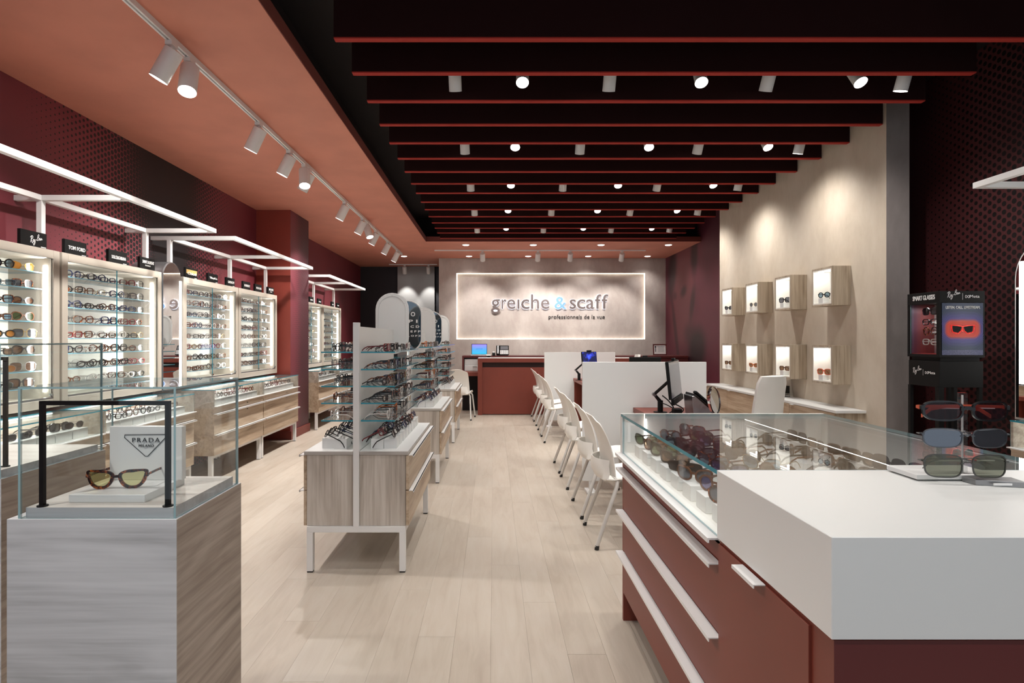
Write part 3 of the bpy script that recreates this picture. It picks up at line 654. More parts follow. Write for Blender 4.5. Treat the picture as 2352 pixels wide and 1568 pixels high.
gmirror(GD[2]-.03, -1, 'dark capsule mirror with painted-on letter chart reflection facing the front, on the farthest gondola', chart)
gmirror(GD[2]+1.20, 1, 'white back of the farthest capsule mirror, nearest the reception')
# ------------------------------------------------------------------ foreground plinth cases at left
def show_case(x0, x1, y0, y1, zp, ztop, label, clab, inner):
    t = thing('display_plinth', label, 'plinth', ((x0+x1)/2, (y0+y1)/2, 0))
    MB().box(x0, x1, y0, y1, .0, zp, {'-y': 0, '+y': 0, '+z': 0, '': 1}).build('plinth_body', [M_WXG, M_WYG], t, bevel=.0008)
    g = .012; c = thing('glass_case', clab, 'glass case', ((x0+x1)/2, (y0+y1)/2, zp+.0003))
    a0, a1, b0, b1 = x0+.026, x1-.004, y0+.004, y1-.012; th = .006
    MB().box(a0+th, a1-th, b0, b0+th, zp+.0004, ztop, {'-y': 0, '+y': 0, '': 1}).build('front_pane', [M_GLASS, M_PALE], c)
    MB().box(a0+th, a1-th, b1-th, b1, zp+.0004, ztop, {'-y': 0, '+y': 0, '': 1}).build('rear_pane', [M_GLASS, M_PALE], c)
    for xa in (a0, a1-th): MB().box(xa, xa+th, b0, b1, zp+.0004, ztop, {'-x': 0, '+x': 0, '': 1}).build('side_pane', [M_GLASS, M_PALE], c)
    MB().box(a0, a1, b0, b1, ztop, ztop+.005, {'-z': 0, '+z': 0, '': 1}).build('top_pane', [M_GLASS, M_PALE], c)
    tag(bx('raised_board', [M_WXG, M_WXL], None, a0+.012, a1-.012, b0+.010, b1-.012, zp+.0005, zp+inner, {'+z': 1, '': 0}), 'pale oak board inside the ' + ('nearest' if x1 > -1 else 'second') + ' glass case', 'board')
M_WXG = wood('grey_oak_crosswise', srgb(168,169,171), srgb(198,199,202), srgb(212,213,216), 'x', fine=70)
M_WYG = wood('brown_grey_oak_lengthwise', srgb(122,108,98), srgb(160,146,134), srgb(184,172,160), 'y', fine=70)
M_WXL = wood('light_board', srgb(200,192,184), srgb(214,208,202), srgb(224,220,214), 'x')
show_case(-1.246, -.811, 1.481, 1.860, .90, 1.233, 'grey oak display plinth in the left foreground', 'nearest glass case, on the foreground plinth with sunglasses inside', .026)
show_case(-2.12, -1.621, 1.905, 2.418, .90, 1.34, 'grey oak display plinth behind the foreground one, at the left edge', 'second glass case at the left edge, behind the nearest', .026)
def blackframe(x0, x1, y, z0, z1, lab):
    t = thing('black_metal_frame', lab, 'frame', ((x0+x1)/2, y, z0)); r = .0055
    for x in (x0, x1):
        bx('upright', M_BLK, t, x-r, x+r, y-r, y+r, z0+.002, z1-2*r); MB().cyl((x, y, z0), (x, y, z0+.003), .013, 16).build('foot', M_BLK, t)
    bx('top_bar', M_BLK, t, x0-r, x1+r, y-r, y+r, z1-2*r, z1)
blackframe(-1.174, -.8475, 1.507, .926, 1.20, 'thin black metal frame standing in the nearest glass case')
blackframe(-2.05, -1.665, 1.975, .926, 1.30, 'thin black metal frame standing in the second glass case')
t = thing('sunglasses_stand', 'white stand with triangle logo card in the nearest glass case', 'display stand', (-1.03, 1.64, .926))
bx('base', M_WHITE, t, -1.130, -.927, 1.539, 1.737, .9262, .947, bevel=.001)
bx('card', M_WHITE, t, -1.128, -.915, 1.700, 1.722, .9472, 1.104, bevel=.001)
oc = Vector((0, 1.6997, 0)); k7 = 1.70/F
def PX(px, py): return ((px-VX)*k7, H-(py-VY)*k7)
mbt = MB()
tri = [(287,998),(380,997),(382,1003),(340,1047),(334,1047),(286,1004)]
mbt.tube([(PX(*p)[0], 1.699, PX(*p)[1]) for p in tri], .0011, 5, closed=True); mbt.build('triangle_outline', M_INK, t)
a = PX(305, 1015); lettering('PRADA', (a[0], 1.6996, a[1]), (1,0,0), (0,0,1), 63*k7, 10*k7, M_INK, t, offset=-.012, space=1.25)
a = PX(320, 1026); lettering('MILANO', (a[0], 1.6996, a[1]), (1,0,0), (0,0,1), 34*k7, 6*k7, M_INK, t, offset=-.01, space=1.2)
GL.append(dict(kind='sunglasses', shape='brow', col='tortoiseshell', lens='yellow', loc=(-1.043, 1.60, .9476), rz=.10, pitch=0, sc=1.14, label='dark tortoiseshell sunglasses with yellow lenses on the white stand', group=None, big=True))
# ------------------------------------------------------------------ right foreground counter
cx0, cx1, cy0, cym, cy1 = .615, 1.60, 1.054, 1.595, 2.82
t = thing('white_block_counter', 'thick white block top on a terracotta base in the right foreground', 'counter', (1.1, 1.32, 0))
bx('block_top', M_WHITE, t, cx0, cx1, cy0, cym, .813, 1.0, bevel=.0012)
MB().box(cx0+.008, cx1, cy0+.006, cym, .10, .809, {'-y': 1, '': 0}).build('base_body', [M_TLAM, M_BURG], t)
bx('shadow_gap', M_TDARK, t, cx0+.012, cx1, cy0+.012, cym, .808, .8129)
bx('kick_plate', M_TDARK, t, cx0+.09, cx1, cy0+.06, cym, 0, .10)
dr = bx('door', M_TLAM, t, cx0+.002, cx0+.016, 1.135, cym-.004, .115, .800, bevel=.001)
MB().box(cx0-.026, cx0+.002, 1.315, 1.435, .800, .8025).box(cx0-.026, cx0-.0235, 1.315, 1.435, .794, .800).build('handle', M_WMET, dr)
t = thing('glass_display_counter', 'terracotta drawer counter with glass showcase top full of sunglasses', 'counter', (1.1, 2.2, 0))
bx('carcass', M_TLAM, t, cx0+.03, cx1-.02, cym+.002, cy1-.02, .132, .79)
bx('end_panel', M_TLAM, t, cx0+.012, cx1, cy1-.02, cy1, 0, .805); bx('kick_plate', M_TDARK, t, cx0+.12, cx1-.05, cym+.01, cy1-.04, 0, .132)
bx('showcase_floor', M_INNER, t, cx0+.012, cx1, cym+.002, cy1, .79, .812)
bx('showcase_end', M_WHITE, t, cx0+.002, cx1, cy1-.022, cy1, .812, 1.0, bevel=.001)
bx('showcase_rear', M_WHITE, t, cx1-.018, cx1, cym+.002, cy1-.022, .812, .985)
bx('corner_post', M_WHITE, t, cx0+.002, cx0+.016, cy1-.034, cy1-.0225, .812, .988)
MB().box(cx0, cx1, cym+.002, cy1-.0225, .988, 1.0, {'-z': 0, '+z': 0, '-x': 1, '': 2}).build('glass_top', [M_GLASS, M_TEAL, M_PALE], t)
MB().box(cx0+.006, cx0+.013, cym+.002, cy1-.036, .8125, .988, {'-x': 0, '+x': 0, '': 1}).build('glass_front', [M_GLASS, M_PALE], t)
MB().cyl((cx0+.12, cy1-.026, .84), (cx0+.12, cy1-.026, .975), .003, 8).build('led_strip', M_LED, t)
bx('led_strip', M_LED, t, 1.20, 1.2015, cym+.05, cy1-.05, .9765, .978)
MB().box(cx0-.025, cx0+.02, cym+.004, cy1-.004, .806, .8115).box(cx0-.025, cx0-.020, cym+.004, cy1-.004, .798, .806).build('front_lip', M_WMET, t)
for k, (za, zc) in enumerate(((.745, .800), (.540, .738), (.340, .533), (.135, .333))):
    dw = bx('drawer', M_TLAM, t, cx0+.012, cx0+.030, cym+.006, cy1-.022, za, zc, bevel=.001)
    if k: MB().box(cx0-.022, cx0+.014, cym+.006, cy1-.004, zc-.001, zc+.002).box(cx0-.022, cx0-.019, cym+.006, cy1-.004, zc-.009, zc-.001).build('handle', M_WMET, dw)
    if k < 2: MB().cyl((cx0+.008, 2.67, zc-.022), (cx0+.0125, 2.67, zc-.022), .009, 12).build('lock', M_BLK, dw)
for xx_, sg in ((cx0+.03, 1), (1.20, 1)):
    l = bpy.data.lights.new('bulb', 'AREA'); l.shape = 'RECTANGLE'; l.size = 1.1; l.size_y = .015; l.energy = .38; o = bpy.data.objects.new('bulb', l); COL.objects.link(o); o.parent = t
    o.location = Vector((xx_, (cym+cy1)/2, .972))-Vector(t.location); o.rotation_euler = (0, 0, PI/2)
SUNC = ['black','tortoiseshell','black','gold','brown','black']; SUNL = ['grey','green','brown','black','grey','violet','blue']
for r_, (xx, zz) in enumerate(((.70, .865), (.81, .885), (.92, .905))):
    for b in range(8):
        yb = cym+.06+(b+.5)*(cy1-cym-.12)/8
        tag(bx('display_block', M_WHITE, None, xx-.035, xx+.035, yb-.045, yb+.040, .8125, zz, bevel=.001), f'white display block, {say(b)} from the front in the {say(r_)} row of the glass counter', 'display block', 'white blocks in the glass counter')
    row('sunglasses', 8, cym+.06, cy1-.06, xx+.0, zz+.0005, -1, {0:'aisle row of the glass counter',1:'middle left row of the glass counter',2:'third row of the glass counter'}[r_], 'sunglasses in the glass counter', SUNC, sc=1.06, lens=SUNL, jy=.006, shapes=['cat','square','big','aviator','round','rect'], turn=.6)
for r_, xx in enumerate((1.30, 1.42)):
    for b in range(7):
        yb = cym+.08+(b+.5)*(cy1-cym-.14)/7
        tag(bx('display_block', M_WHITE, None, xx-.05, xx+.05, yb-.05, yb+.05, .8125, .86+.02*r_, bevel=.001), f'low white block, {say(b)} from the front in the {"inner" if r_ == 0 else "rear"} right rows of the counter', 'display block', 'white blocks in the glass counter')
    row('sunglasses', 7, cym+.08, cy1-.06, xx, .8605+.02*r_, 1, ['inner right row of the glass counter','outer right row of the glass counter'][r_], 'sunglasses in the right half of the counter', ['black','black','brown'], sc=1.14, lens=['black','grey','brown'], jy=.006)
# acrylic stand with three pairs
t = thing('acrylic_stand', 'clear acrylic stand holding three sunglasses on the white counter', 'display stand', (1.20, 1.5, 1.0))
bx('base', M_WMET, t, 1.075, 1.285, 1.47, 1.585, 1.004, 1.016, bevel=.001)
for x, y in ((1.085, 1.478), (1.085, 1.575), (1.275, 1.575)): bx('foot', M_ACRY, t, x-.006, x+.006, y-.006, y+.006, 1.0, 1.004)
MB().prism([(1.190, 1.43), (1.290, 1.40), (1.300, 1.455), (1.187, 1.468)], (0, 0, 1.0), (1,0,0), (0,1,0), (0,0,1), .014).build('name_block', M_GREYM, t, bevel=.001)
bx('name_block_print', M_WINK, t, 1.217, 1.280, 1.4085, 1.411, 1.0045, 1.0095)
bx('post', M_ACRY, t, 1.205, 1.221, 1.492, 1.506, 1.016, 1.222)
bx('post_core', M_WMET, t, 1.2115, 1.2145, 1.497, 1.501, 1.016, 1.216)
for z in (1.188, 1.122, 1.054):
    MB().cyl((1.213, 1.492, z), (1.175, 1.436, z), .004, 10).build('peg', M_ACRY, t); MB().cyl((1.12, 1.48, z-.004), (1.28, 1.48, z-.004), .002, 6).build('bar', M_WMET, t)
    MB().cyl((1.222, 1.48, z-.004), (1.232, 1.48, z-.004), .0035, 8).build('red_clip', M_RED, t)
for z, sh, col, ln, lb in ((1.158, 'sport', 'black', 'plum', 'black sunglasses with plum lenses, top pair on the acrylic stand'), (1.092, 'sport', 'grey', 'mirrorgrey', 'grey sunglasses with silver lenses, middle pair on the acrylic stand'), (1.018, 'wide', 'greyd', 'olive', 'grey sunglasses with green lenses, lowest pair on the acrylic stand')):
    GL.append(dict(kind='sunglasses', shape=sh, col=col, lens=ln, loc=(1.166, 1.425, z), rz=-.05, fold=True, pitch=0, sc=1.40, label=lb, group=None, big=True))
# ------------------------------------------------------------------ niche boxes on the beige wall
nd = [5.154, 5.876, 6.60, 7.32]
NGL = [[('round','black','blue'),('big','black','grey'),('round','gold','grey'),('cat','black','grey')], [('big','coral','brown'),('square','brown','brown'),('cat','orange','brown'),('square','tortoiseshell','brown')]]
for r_, (z0, z1) in enumerate(((1.664, 2.016), (.956, 1.306))):
    for k, d in enumerate(nd):
        wh = f'{say(k)} from the front in the {"upper" if r_ == 0 else "lower"} row'
        t = thing('niche_box', f'lit oak niche box on the beige wall, {wh}', 'display niche', (3.18, d+.165, z0), 'lit niche boxes on the beige wall')
        y0, y1, xa = d, d+.33, 3.013; w = .016
        bx('side_panel', M_WZ2, t, xa, 3.179, y0, y0+w, z0, z1, bevel=.0008); bx('side_panel', M_WZ2, t, xa, 3.179, y1-w, y1, z0, z1, bevel=.0008)
        bx('top_panel', M_WZ2, t, xa, 3.179, y0+w, y1-w, z1-w, z1); bx('bottom_panel', M_WZ2, t, xa, 3.179, y0+w, y1-w, z0, z0+w)
        bx('liner_back', M_INNER, t, 3.165, 3.178, y0+w, y1-w, z0+w, z1-w)
        mb = MB(); i = .012
        mb.box(xa+.001, 3.165, y0+w, y0+w+i, z0+w, z1-w).box(xa+.001, 3.165, y1-w-i, y1-w, z0+w, z1-w).box(xa+.001, 3.165, y0+w+i, y1-w-i, z0+w, z0+w+i).box(xa+.001, 3.165, y0+w+i, y1-w-i, z1-w-i, z1-w)
        mb.build('white_liner', M_INNER, t)
        if r_ == 0: bx('led_strip', M_LED, t, 3.04, 3.055, y0+.06, y1-.06, z1-w-i-.006, z1-w-i-.001)
        else: MB().cyl((3.09, d+.22, z1-w-i-.006), (3.09, d+.22, z1-w-i-.001), .014, 16).build('lamp_lens', M_LENS, t)
        l = bpy.data.lights.new('bulb', 'POINT'); l.energy = .4; l.shadow_soft_size = .012; l.color = (1,.95,.9); o = bpy.data.objects.new('bulb', l); COL.objects.link(o); o.parent = t; o.location = (3.075-3.18, 0 if r_ == 0 else .05, z1-.055-z0)
        tag(bx('display_block', M_WHITE, None, 3.022, 3.080, d+.165, d+.235, z0+.0285, z0+.0765, bevel=.001), f'small white block in the niche box {wh}', 'display block', 'small blocks in the niche boxes')
        sh, c, l_ = NGL[r_][k]
        GL.append(dict(kind='sunglasses', shape=sh, col=c, lens=l_, loc=(3.038, d+.175, z0+.0775), rz=-PI/2+.35, pitch=0, sc=1.05, label=f'{COLN.get(c,c)} sunglasses in the niche box {wh}', group=None, mid=True))
# ------------------------------------------------------------------ wall credenza
t = thing('wall_credenza', 'long low oak credenza with white top under the niche boxes', 'credenza', (3.05, 6.5, 0))
bx('body', M_WZ2, t, 2.935, 3.179, 4.96, 8.01, .36, .728)
bx('top', M_WHITE, t, 2.915, 3.179, 4.94, 8.02, .728, .751, bevel=.001)
for k in range(4):
    ya = 4.965+k*.76; dd = bx('door', M_DY, t, 2.920, 2.934, ya+.003, ya+.755, .362, .724, bevel=.001)
    bx('handle', M_WMET, dd, 2.900, 2.920, ya+.66, ya+.72, .722, .7255)
bx('wall_bracket', M_GREYM, t, 3.0, 3.179, 5.5, 7.5, .33, .36)
t = thing('document_tray', 'black two-tier paper tray on a wire tray, on the credenza', 'document tray', (3.06, 6.25, .751))
for z in (.755, .770, .785): MB().tube([(2.97,6.12,z),(3.13,6.12,z),(3.13,6.40,z),(2.97,6.40,z)], .003, 5, closed=True).build('wire_tray', M_GREYM, t)
for x, y in ((2.97,6.12),(3.13,6.12),(3.13,6.40),(2.97,6.40)): MB().cyl((x,y,.751),(x,y,.788),.003,6).build('wire_post', M_GREYM, t)
bx('lower_shelf', M_BLKG, t, 2.97, 3.13, 6.13, 6.38, .80, .806); bx('upper_shelf', M_BLKG, t, 2.97, 3.13, 6.13, 6.38, .862, .868); bx('side', M_BLKG, t, 3.06, 3.13, 6.125, 6.13, .790, .868); bx('side', M_BLKG, t, 2.97, 3.13, 6.38, 6.385, .790, .868)
# ------------------------------------------------------------------ smart glasses kiosk
def poster_mat():
    s = NT('poster_print'); X = s.sep(s.pos()); x, z = X[0], X[2]; s.b.inputs['Roughness'].default_value = .35
    cxp, czp = 3.278, 1.432
    def sd(cx_):
        a = s.math('SUBTRACT', s.math('ABSOLUTE', s.math('SUBTRACT', x, cx_)), .030); b = s.math('SUBTRACT', s.math('ABSOLUTE', s.math('SUBTRACT', z, czp)), .016)
        a = s.math('MAXIMUM', a, 0.0); b = s.math('MAXIMUM', b, 0.0)
        return s.math('SQRT', s.math('ADD', s.math('MULTIPLY', a, a), s.math('MULTIPLY', b, b)))
    d = s.math('SMOOTH_MIN', sd(cxp-.044), sd(cxp+.044), .02)
    ring = s.math('GREATER_THAN', s.math('SINE', s.math('MULTIPLY', d, 800)), .3)
    base = s.ramp(s.math('MULTIPLY', d, 9), [(.0, srgb(150,20,24)), (.30, srgb(190,30,30)), (.42, srgb(70,28,74)), (.60, srgb(34,34,92)), (1.0, srgb(22,26,58))])
    line = s.ramp(s.math('MULTIPLY', d, 9), [(.0, srgb(255,60,40)), (.36, srgb(255,110,70)), (.5, srgb(110,100,190)), (1.0, srgb(70,90,120))])
    c = s.mix(ring, base, line)
    tx_ = s.math('LESS_THAN', z, 1.285); bars = s.noise(s.mapping(s.pos(), (90, 1, 260)), 3.0, 1)
    c = s.mix(s.math('MULTIPLY', tx_, s.math('GREATER_THAN', bars, .5)), c, srgb(110,110,150))
    s.link(c, s.b.inputs['Base Color']); s.link(c, s.b.inputs['Emission Color']); s.b.inputs['Emission Strength'].default_value = .02
    return s.m
M_POST = poster_mat()
def stripes():
    s = NT('striped_print'); X = s.sep(s.pos()); st = s.math('GREATER_THAN', s.math('SINE', s.math('MULTIPLY', X[0], 620)), .1)
    c = s.ramp(s.math('MULTIPLY', s.math('SUBTRACT', X[0], 3.12), 9), [(0, srgb(140,140,170)), (.35, srgb(120,60,80)), (.8, srgb(150,64,50))])
    s.link(s.mix(st, c, srgb(70,50,64)), s.b.inputs['Base Color']); return s.m
KX0, KX1, KY0, KY1 = 3.118, 3.435, 4.05, 4.365
t = thing('smart_glasses_kiosk', 'black free-standing smart glasses kiosk with poster by the dotted wall', 'kiosk', ((KX0+KX1)/2, (KY0+KY1)/2, 0))
for nm, a in (('header', (KX0, KX1, KY0, KY1, 1.617, 1.698)), ('cabinet_floor', (KX0, KX1, KY0, KY1, 1.232, 1.252)), ('back_panel', (KX0, KX1, KY1-.012, KY1, 1.252, 1.617)), ('front_panel', (KX0+.012, KX1, KY0, KY0+.012, 1.252, 1.617)), ('side_panel', (KX1-.012, KX1, KY0+.012, KY1-.012, 1.252, 1.617)),
               ('front_stile', (KX0, KX0+.012, KY0, KY0+.03, 1.252, 1.617)), ('rear_stile', (KX0, KX0+.012, KY1-.03, KY1-.012, 1.252, 1.617)), ('lower_shroud', (KX0+.006, KX1-.006, KY0+.006, KY1-.006, 1.022, 1.205)), ('neck', (KX0+.02, KX1-.02, KY0+.02, KY1-.02, 1.205, 1.232))):
    bx(nm, M_BLK, t, *a, bevel=.001)
for x, y, w in ((KX0+.012, KY1-.02, .012), (KX0+.016, KY0+.02, .018), (KX0+.12, KY0+.02, .012), (KX1-.02, KY0+.02, .012), (KX1-.02, KY1-.02, .012)): bx('leg', M_BLK, t, x-w, x+w, y-w, y+w, 0, 1.022)
bx('liner', stripes(), t, KX0+.014, KX1-.014, KY1-.020, KY1-.013, 1.253, 1.616)
bx('inner_back', plain('kiosk_grey', srgb(168,158,158), .6), t, KX1-.13, KX1-.014, KY0+.014, KY1-.022, 1.253, 1.616)
bx('inner_floor', plain('kiosk_red', srgb(170,50,50), .4), t, KX0+.013, KX1-.131, KY0+.014, KY1-.021, 1.2525, 1.256)
MB().box(KX0+.002, KX0+.005, KY0+.031, KY1-.031, 1.2525, 1.6165, {'-x': 0, '+x': 0, '': 1}).build('window_pane', [M_GLASS, M_PALE], t)
l = bpy.data.lights.new('bulb', 'AREA'); l.energy = .45; l.size = .1; o = bpy.data.objects.new('bulb', l); COL.objects.link(o); o.parent = t; o.location = (-.06, 0, 1.60)
bx('poster', M_POST, t, KX0+.016, KX1-.014, KY0-.0025, KY0-.0005, 1.250, 1.614)
# dark lens pair of the poster
mb = MB()
for sx in (-1, 1): mb.prism([(sx*.008, .016), (sx*.072, .024), (sx*.066, -.018), (sx*.034, -.026), (sx*.014, -.010)], (3.278, KY0-.0035, 1.432), (1,0,0), (0,0,1), (0,1,0), .001)
mb.build('poster_lenses', M_BLK, t)
mb = MB(); fr = [(-.082,.026),(-.04,.024),(0,.016),(.04,.024),(.082,.026),(.080,.006),(.070,-.022),(.034,-.034),(.012,-.014),(0,.002),(-.012,-.014),(-.034,-.034),(-.070,-.022),(-.080,.006)]
mb.tube([(3.278+p[0], KY0-.0035, 1.432+p[1]) for p in fr], .0022, 5, closed=True); mb.build('poster_outline', plain('poster_red', srgb(235,40,30), .4, emit=srgb(235,40,30), es=.4), t)
lettering('LISTEN. CALL. LIVESTREAM.', (3.158, KY0-.003, 1.573), (1,0,0), (0,0,1), .24, .020, M_WINK, t, offset=.012)
def meta(org, right, up, w, par):
    script_logo(org, right, up, w*.40, M_WINK, par)
    r, u = Vector(right), Vector(up); mb = MB(); ribbon(mb, [(w*.485, -.001), (w*.485, w*.19)], org, right, up, w*.012); mb.build('divider', M_WINK, par)
    mb = MB(); n = 24; ribbon(mb, [(w*.63+w*.062*math.cos(2*PI*i/n), w*.09+w*.078*math.sin(2*PI*i/n)*math.cos(2*PI*i/n)) for i in range(n)], org, right, up, w*.016, closed=True); mb.build('loop_symbol', M_WINK, par)
    lettering('Meta', Vector(org)+r*w*.71+u*w*.055, right, up, w*.29, w*.085, M_WINK, par)
meta((3.165, KY0-.0008, 1.638), (1,0,0), (0,0,1), .23, t)
lettering('SMART GLASSES', (KX0-.0008, KY1-.06, 1.643), (0,-1,0), (0,0,1), .215, .034, M_WINK, t, offset=.012, space=.9)
meta((KX0+.0052, KY1-.05, 1.10), (0,-1,0), (0,0,1), .22, t)
for q, (z, c, sh) in enumerate(((1.535,'black','square'),(1.462,'black','rect'),(1.390,'tortoiseshell','round'),(1.318,'clear','rect'))):
    GL.append(dict(kind='sunglasses' if q == 0 else 'eyeglasses', shape=sh, col=c, lens='black' if q == 0 else None, loc=(KX0+.045, (KY0+KY1)/2-.01, z), rz=-PI/2, pitch=0, sc=1.2, label=f'{COLN.get(c,c)} smart glasses, {say(q)} from the top in the kiosk window', group=None, mid=True))
    MB().cyl((KX0+.05, (KY0+KY1)/2-.01, z+.02), (KX1-.131, (KY0+KY1)/2-.01, z+.02), .004, 8).build('peg', M_WMET, t)
# ------------------------------------------------------------------ white shell chairs (built once facing +x, then copied)
def loft(mb, rows_, m=0):
    k = len(mb.v); n = len(rows_[0])
    for r in rows_: mb.v += [tuple(p) for p in r]
    for i in range(len(rows_)-1):
        for j in range(n-1): mb.f.append((k+i*n+j, k+i*n+j+1, k+(i+1)*n+j+1, k+(i+1)*n+j)); mb.m.append(m)
    return mb
def shell_obj(name, rows_, th, par, mat):
    me = loft(MB(), rows_).mesh(name, mat); bm = bmesh.new(); bm.from_mesh(me)
    bmesh.ops.solidify(bm, geom=bm.faces[:], thickness=th); bmesh.ops.recalc_face_normals(bm, faces=bm.faces[:]); bm.to_mesh(me); bm.free()
    me.polygons.foreach_set('use_smooth', [True]*len(me.polygons))
    try: me.set_sharp_from_angle(angle=.9)
    except Exception: pass
    o = bpy.data.objects.new(name, me); COL.objects.link(o); o.parent = par; return o
def make_chair():
    t = thing('shell_chair', '', 'chair', (0, 0, 0)); rows_ = []
    N = 13
    # back shell: from the seat rear up to the rounded top
    for i in range(17):
        u = i/16; z = .46+u*.397
        x0 = -.150-.045*u-.065*u*u*u+ .03*math.sin(PI*u)*.4
        hw = .205-.018*u
        if u > .80: hw *= math.sqrt(max(.0, 1-((u-.80)/.2)**2*.72))
        rows_.append([(x0+.050*(abs(2*j/(N-1)-1)**2.2)*(1-.5*u), (2*j/(N-1)-1)*hw, z-.012*(abs(2*j/(N-1)-1)**3)*(u > .9)) for j in range(N)])
    shell_obj('backrest', rows_, .007, t, M_CHAIR)
    # seat pan: rear cup that wraps up behind the back, flat seat, waterfall front
    prof = [(-.222,.560),(-.228,.52),(-.225,.475),(-.205,.435),(-.165,.412),(-.11,.408),(-.04,.418),(.04,.430),(.12,.440),(.185,.441),(.222,.430),(.240,.405)]
    rows_ = []
    for q, (x, z) in enumerate(prof):
        hw = .165+.045*min(1, q/4); 
        rows_.append([(x+(.085 if q < 3 else .045 if q == 3 else .0)*(abs(2*j/(N-1)-1)**2.5), (2*j/(N-1)-1)*hw, z+(.030*(abs(2*j/(N-1)-1)**3) if q > 3 else 0)) for j in range(N)])
    shell_obj('seat', rows_, .007, t, M_CHAIR)
    for sx, sy in ((-1,-1),(-1,1),(1,-1),(1,1)):
        top = (-.075 if sx < 0 else .12, sy*.165, .425); kn = (-.10 if sx < 0 else .150, sy*.212, .408); ft = (-.235 if sx < 0 else .225, sy*.247, .018)
        mid = (top[0]*.4+kn[0]*.6, sy*.197, .424)
        lg = MB().tube([top, mid, (kn[0]-.004*sx, kn[1], .398), ft], .0135, 10).build('leg', M_LEG, t, smooth=True)
        MB().cyl((ft[0]-.001*sx, ft[1], 0), (ft[0]-.004*sx, ft[1], .028), .0145, 12).build('foot', M_RUB, lg)
    MB().tube([(-.08, -.165, .42), (-.08, .165, .42)], .010, 8).tube([(.12, -.165, .42), (.12, .165, .42)], .010, 8).build('under_frame', M_LEG, t)
    return t
def dup(root, loc, rz, label, group=None):
    def cp(o, par):
        c = o.copy(); COL.objects.link(c); c.parent = par
        for ch in o.children: cp(ch, c)
        return c
    r = cp(root, None); r.location = loc; r.rotation_euler = (0, 0, rz); r['label'] = label
    if group: r['group'] = group
    return r
chair0 = make_chair(); CH = [3.99, 4.63, 5.48, 6.12, 7.84, 8.43, 9.33, 9.95]
CW = ['nearest chair, in front of the nearest white partition','second chair, just before the nearest partition','third chair, just behind the nearest partition','fourth chair from the front, behind the nearest partition','fifth chair from the front, at the second desk','sixth chair, just before the rear partition','seventh chair, just behind the rear partition','farthest of the row, beside the reception desk']
for i, d in enumerate(CH):
    lab = f'white shell chair with pale tube legs, {CW[i]}'
    if i == 0: chair0.location = (.90, d, 0); chair0['label'] = lab; chair0['group'] = 'shell chairs along the desks'
    else: dup(chair0, (.90, d, 0), 0, lab, 'shell chairs along the desks')
dup(chair0, (-.60, 9.95, 0), PI/2-.12, 'white shell chair alone behind the farthest gondola', None)
# ------------------------------------------------------------------ workstations
def station(yp, nm):
    t = thing('white_partition', f'{nm} white upright partition panel across the desks', 'partition', (1.33, yp, 0), 'white partitions between desks')
    bx('panel', M_WHITE, t, .786, 1.885, yp, yp+.025, .105, 1.159, bevel=.002)
    for x in (.86, 1.80): bx('foot', M_WMET, t, x-.04, x+.04, yp-.08, yp+.105, 0, .02); bx('stem', M_WMET, t, x-.015, x+.015, yp+.002, yp+.023, .02, .105)
    for side, (ya, yb) in (('front', (yp-1.02, yp-.002)), ('rear', (yp+.027, yp+1.03))):
        t = thing('terracotta_desk', f'terracotta desk on the {side} side of the {nm} white partition', 'desk', (1.6, (ya+yb)/2, 0), 'terracotta desks')
        bx('desktop', M_TLAM, t, 1.235, 1.80, ya, yb, .715, .757, bevel=.001)
        for y0 in (ya+.004, yb-.044): bx('side_leg', M_TLAM, t, 1.245, 1.79, y0, y0+.04, 0, .715, bevel=.001)
        bx('modesty_panel', M_TLAM, t, 1.63, 1.645, ya+.044, yb-.044, .25, .715)
        bx('drawer_pedestal', M_WHITE, t, 1.66, 1.78, ya+.10, ya+.50, .12, .70, bevel=.002)
station(5.13, 'nearest'); station(8.98, 'rear')
def monitor(base, cen, face, w, h, label, screen, arm=True, bar=True, tilt=.10):
    """flat screen on an arm; face = horizontal facing direction"""
    t = thing('monitor', label, 'monitor', base); f = Vector((face[0], face[1], 0)).normalized(); r = Vector((0,0,1)).cross(f).normalized()
    up = (Vector((0,0,1))-f*tilt).normalized(); n = r.cross(up).normalized(); c = Vector(cen)
    MB().obox(c-n*.012, r, up, n, w/2, h/2, .012).build('housing', M_BLK, t, bevel=.003)
    MB().obox(c+n*.001, r, up, n, w/2-.008, h/2-.008, .001).build('screen', screen, t)
    MB().obox(c+up*(h/2+.010), r, up, n, .035, .010, .012).build('webcam', M_BLK, t, bevel=.002)
    if bar: MB().obox(c-up*(h/2+.022)+n*.0, r, up, n, w*.46, .022, .012).build('sound_bar', M_BLK, t, bevel=.002)
    if arm:
        b = Vector(base); MB().cyl(b, b+Vector((0,0,.10)), .022, 18).build('pole', M_BLK, t); MB().cyl(b, b+Vector((0,0,.006)), .055, 20).build('base_plate', M_BLK, t)
        e = b+Vector((-.05, .0, .15)); MB().tube([b+Vector((0,0,.09)), e], [.016, .012], 8).build('lower_arm', M_BLK, t)
        MB().cyl(e-Vector((0,.016,0)), e+Vector((0,.016,0)), .017, 16).build('joint', M_GREYM, t)
        MB().tube([e, c-n*.03-up*.0], [.013, .013], 8).build('upper_arm', M_BLK, t)
    return t
monitor((1.375, 4.78, .757), (1.462, 4.66, 1.045), (.91, -.42), .60, .29, 'black monitor on a folding arm on the nearest desk', M_SCR)
def bluescr():
    s = NT('blue_screen'); p = s.pos(); f = s.noise(p, 9, 3); c = s.ramp(f, [(.4, srgb(10,18,70)), (.5, srgb(40,60,210)), (.6, srgb(90,120,240))])
    s.b.inputs['Base Color'].default_value = (0,0,0,1); s.link(c, s.b.inputs['Emission Color']); s.b.inputs['Emission Strength'].default_value = .9; return s.m
